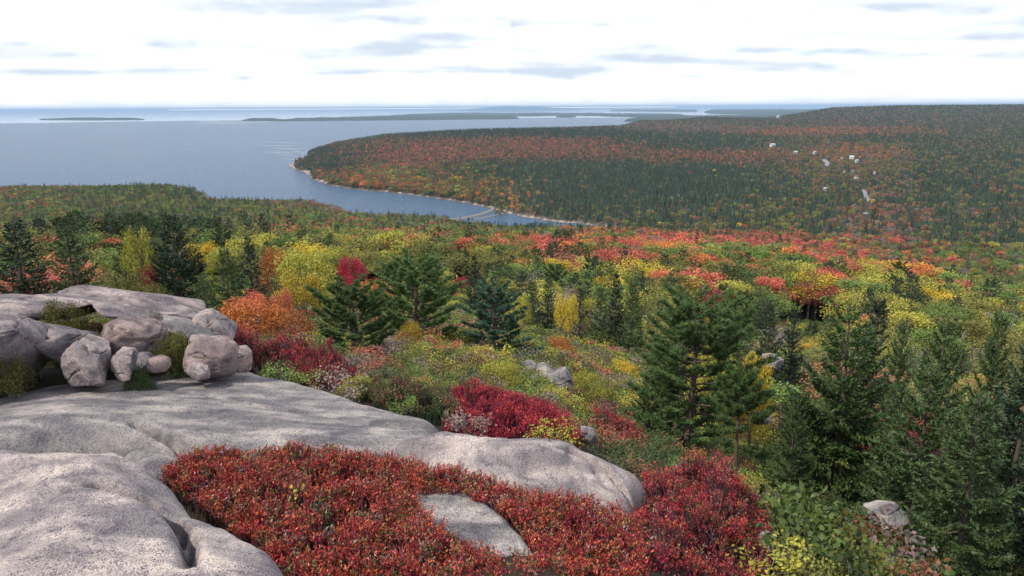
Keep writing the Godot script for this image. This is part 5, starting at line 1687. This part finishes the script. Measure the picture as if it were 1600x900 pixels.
func heaths() -> void:
	for i in 6: sprigs.append(sprig(700 + i, 0.14, 24, 0.027, 0.38))
	for i in 2: sprigs.append(sprig(708 + i, 0.17, 6, 0.024, 0.38))
	rng.seed = 710
	var red: Array = [Color(0.30, 0.036, 0.038), Color(0.40, 0.060, 0.046), Color(0.43, 0.115, 0.05), Color(0.16, 0.14, 0.055), Color(0.42, 0.055, 0.055), Color(0.36, 0.042, 0.048), Color(0.27, 0.032, 0.045), Color(0.44, 0.10, 0.05), Color(0.34, 0.14, 0.06), Color(0.40, 0.052, 0.052), Color(0.22, 0.15, 0.07), Color(0.42, 0.075, 0.055), Color(0.22, 0.13, 0.12)]
	var wine: Array = [Color(0.30, 0.022, 0.045), Color(0.44, 0.035, 0.055), Color(0.36, 0.028, 0.042), Color(0.24, 0.035, 0.055), Color(0.42, 0.045, 0.045), Color(0.5, 0.06, 0.06)]
	var dull: Array = [Color(0.18, 0.055, 0.06), Color(0.32, 0.036, 0.045), Color(0.42, 0.055, 0.048), Color(0.20, 0.12, 0.065), Color(0.36, 0.085, 0.05), Color(0.46, 0.04, 0.06), Color(0.18, 0.09, 0.08)]
	var gap: Array[PackedVector2Array] = []
	var hole := PackedVector2Array()
	for q in [[640, 764], [700, 764], [765, 785], [815, 818], [850, 890], [785, 895], [712, 862], [652, 812]]:
		var p := spot(q[0], q[1], 3.7)
		hole.append(Vector2(p.x, p.z))
	gap.append(hole)
	heath("red_heath", [[262, 745, 3.62], [285, 722, 3.80], [340, 718, 3.84], [390, 712, 3.84], [480, 710, 3.86], [560, 716, 3.86], [610, 726, 3.8], [700, 748, 3.76], [800, 768, 3.74], [900, 792, 3.72], [985, 806, 3.8], [1005, 850, 3.75], [990, 930, 3.6], [700, 940, 3.4], [470, 940, 3.3], [420, 850, 3.4], [340, 792, 3.5]], 0.15, 0.034, red, gap, "large red and orange heath thicket filling the foreground below the granite")
	heath("red_heath", [[1000, 775, 4.35], [1010, 758, 4.5], [1040, 748, 4.75], [1100, 752, 4.85], [1160, 775, 4.85], [1200, 812, 4.75], [1205, 870, 4.6], [1120, 960, 4.2], [960, 960, 3.95], [975, 840, 4.1]], 0.36, 0.034, dull, [], "dark red heath mound right of the pale granite hump")
	heath("crimson_heath", [[690, 625, 5.0], [720, 612, 5.1], [780, 618, 5.15], [840, 632, 5.15], [885, 655, 5.1], [908, 686, 4.9], [860, 690, 4.7], [800, 684, 4.6], [700, 676, 4.65]], 0.21, 0.045, wine, [], "crimson heath patch just behind the pale granite hump", 1.0)
	heath("red_heath", [[338, 540, 4.75], [362, 528, 5.0], [420, 545, 5.1], [480, 557, 5.2], [545, 574, 5.3], [556, 604, 5.1], [520, 608, 4.85], [440, 590, 4.8], [400, 572, 4.75], [360, 556, 4.7]], 0.34, 0.055, dull, [], "dark red heath strip behind the ledge and boulders", 1.2)
	heath("red_heath", [[1335, 690, 8.6], [1350, 668, 8.9], [1400, 664, 9.0], [1470, 680, 9.0], [1470, 712, 8.6], [1380, 715, 8.4]], 0.5, 0.09, dull, [], "rusty red heath patch at the right behind the large airy spruce", 1.6)
	heath("red_heath", [[930, 640, 8.0], [970, 655, 7.9], [1010, 690, 7.2], [960, 690, 7.0], [915, 660, 7.6]], 0.35, 0.09, dull, [], "small red heath patch under the white pine's left boughs", 1.5)
	heath("red_heath", [[215, 515, 4.1], [260, 500, 4.2], [290, 512, 4.25], [280, 530, 4.15], [220, 530, 4.05]], 0.25, 0.07, dull, [], "sparse reddish heath growing between the boulders of the pile")
	var moor: Array = [Color(0.10, 0.11, 0.04), Color(0.16, 0.13, 0.05), Color(0.12, 0.09, 0.06), Color(0.22, 0.08, 0.05), Color(0.09, 0.12, 0.04)]
	heath("olive_heath", [[-40, 570, 3.9], [80, 570, 3.92], [190, 574, 3.97], [285, 574, 4.02], [300, 552, 4.0], [330, 528, 3.95], [250, 516, 3.86], [150, 512, 3.76], [-40, 515, 3.7]], 0.18, 0.055, moor, [], "olive and rusty low heath filling the clefts of the boulder pile")
	heath("low_heath", [[545, 600, 4.75], [620, 606, 4.85], [700, 618, 4.95], [712, 656, 4.6], [660, 646, 4.55], [590, 626, 4.6]], 0.22, 0.055, moor, [], "brownish green low heath along the back edge of the ledge", 1.2)
	# yellow-green and dark green plants growing through the foreground heath
	var fern := broadleaf(730, 0.4, 0.17, 7, 12, 0.05, 0.2)
	var f1 := spot(462, 775, 3.45)
	plant("fern", fern, Vector3(f1.x, EYE - 3.75, f1.z), 0.4, 1.0, 1.0, leaf_mat("lime", 1.3), "small yellow-green fern-like plant in the foreground heath", "plant")
	var f2 := spot(492, 812, 3.5)
	plant("juniper", broadleaf(731, 0.35, 0.24, 12, 60, 0.03, 0.05), Vector3(f2.x, EYE - 3.72, f2.z), 0.4, 1.0, 1.0, leaf_mat("teal", 1.0), "dark blue-green juniper low in the foreground heath", "plant")
	# dry grass at the foot of the mound
	rng.seed = 740
	var gb := MB.new()
	for i in 60:
		var d := Vector3(rng.randf_range(-0.55, 0.3), 1.0, rng.randf_range(-0.2, 0.4)).normalized()
		var ln := rng.randf_range(0.2, 0.42)
		var p := Vector3(rng.randf_range(-0.12, 0.12), 0, rng.randf_range(-0.1, 0.1))
		var g := rng.randf_range(0.7, 1.2)
		var m := p + d * ln * 0.6
		gb.tube([p, m, m + (d + Vector3(-0.35, -0.35, 0.1)).normalized() * ln * 0.45], [0.0035, 0.003, 0.001], 3, Color(0.30, 0.24, 0.15) * g)
	var gr := obj("dry_grass", gb.mesh(), M.bark)
	var gp := spot(1032, 868, 4.1)
	gr.position = Vector3(gp.x, EYE - 4.2, gp.z)
	tag(gr, "tuft of dry straw-coloured grass below the dark red heath mound", "grass")
	# broad-leaved thicket in the lower right
	var th := []
	for i in 3: th.append(broadleaf(750 + i, 1.0, 0.6, 12, 26, 0.10, 0.05))
	var list := [[1232, 800, 8.8, 1.0, "green"], [1268, 770, 9.4, 1.0, "green"], [1305, 765, 9.6, 0.95, "pine"], [1262, 835, 8.2, 0.85, "green"], [1300, 820, 8.5, 0.9, "olive"], [1335, 800, 9.2, 0.8, "green"], [1222, 755, 10.0, 0.9, "pine"], [1350, 850, 8.0, 0.7, "olive"], [1395, 850, 8.0, 0.6, "green"], [1240, 880, 7.4, 0.7, "green"], [1330, 900, 7.2, 0.7, "pine"], [1440, 870, 8.2, 0.8, "rust"], [1500, 890, 7.8, 0.8, "green"], [1560, 860, 8.4, 0.9, "olive"], [1420, 790, 10.4, 0.9, "bare"], [1372, 745, 12.0, 0.9, "rust"], [1180, 860, 7.6, 0.6, "pine"]]
	for i in list.size():
		var q: Array = list[i]
		var p := at_range(q[0], q[1], q[2])
		var o := plant("leafy_shrub", th[i % 3], Vector3(p.x, gy(p.x, p.z) - 0.05, p.z), i * 1.3, q[3], q[3] * 1.1, leaf_mat(q[4], 0.6 + 0.1 * (i % 3)), "", "shrub", "broad-leaved shrubs in the lower right")
		pending.append([o, "%s broad-leaved shrub in the lower right thicket" % WORD[q[4]], q[0]])
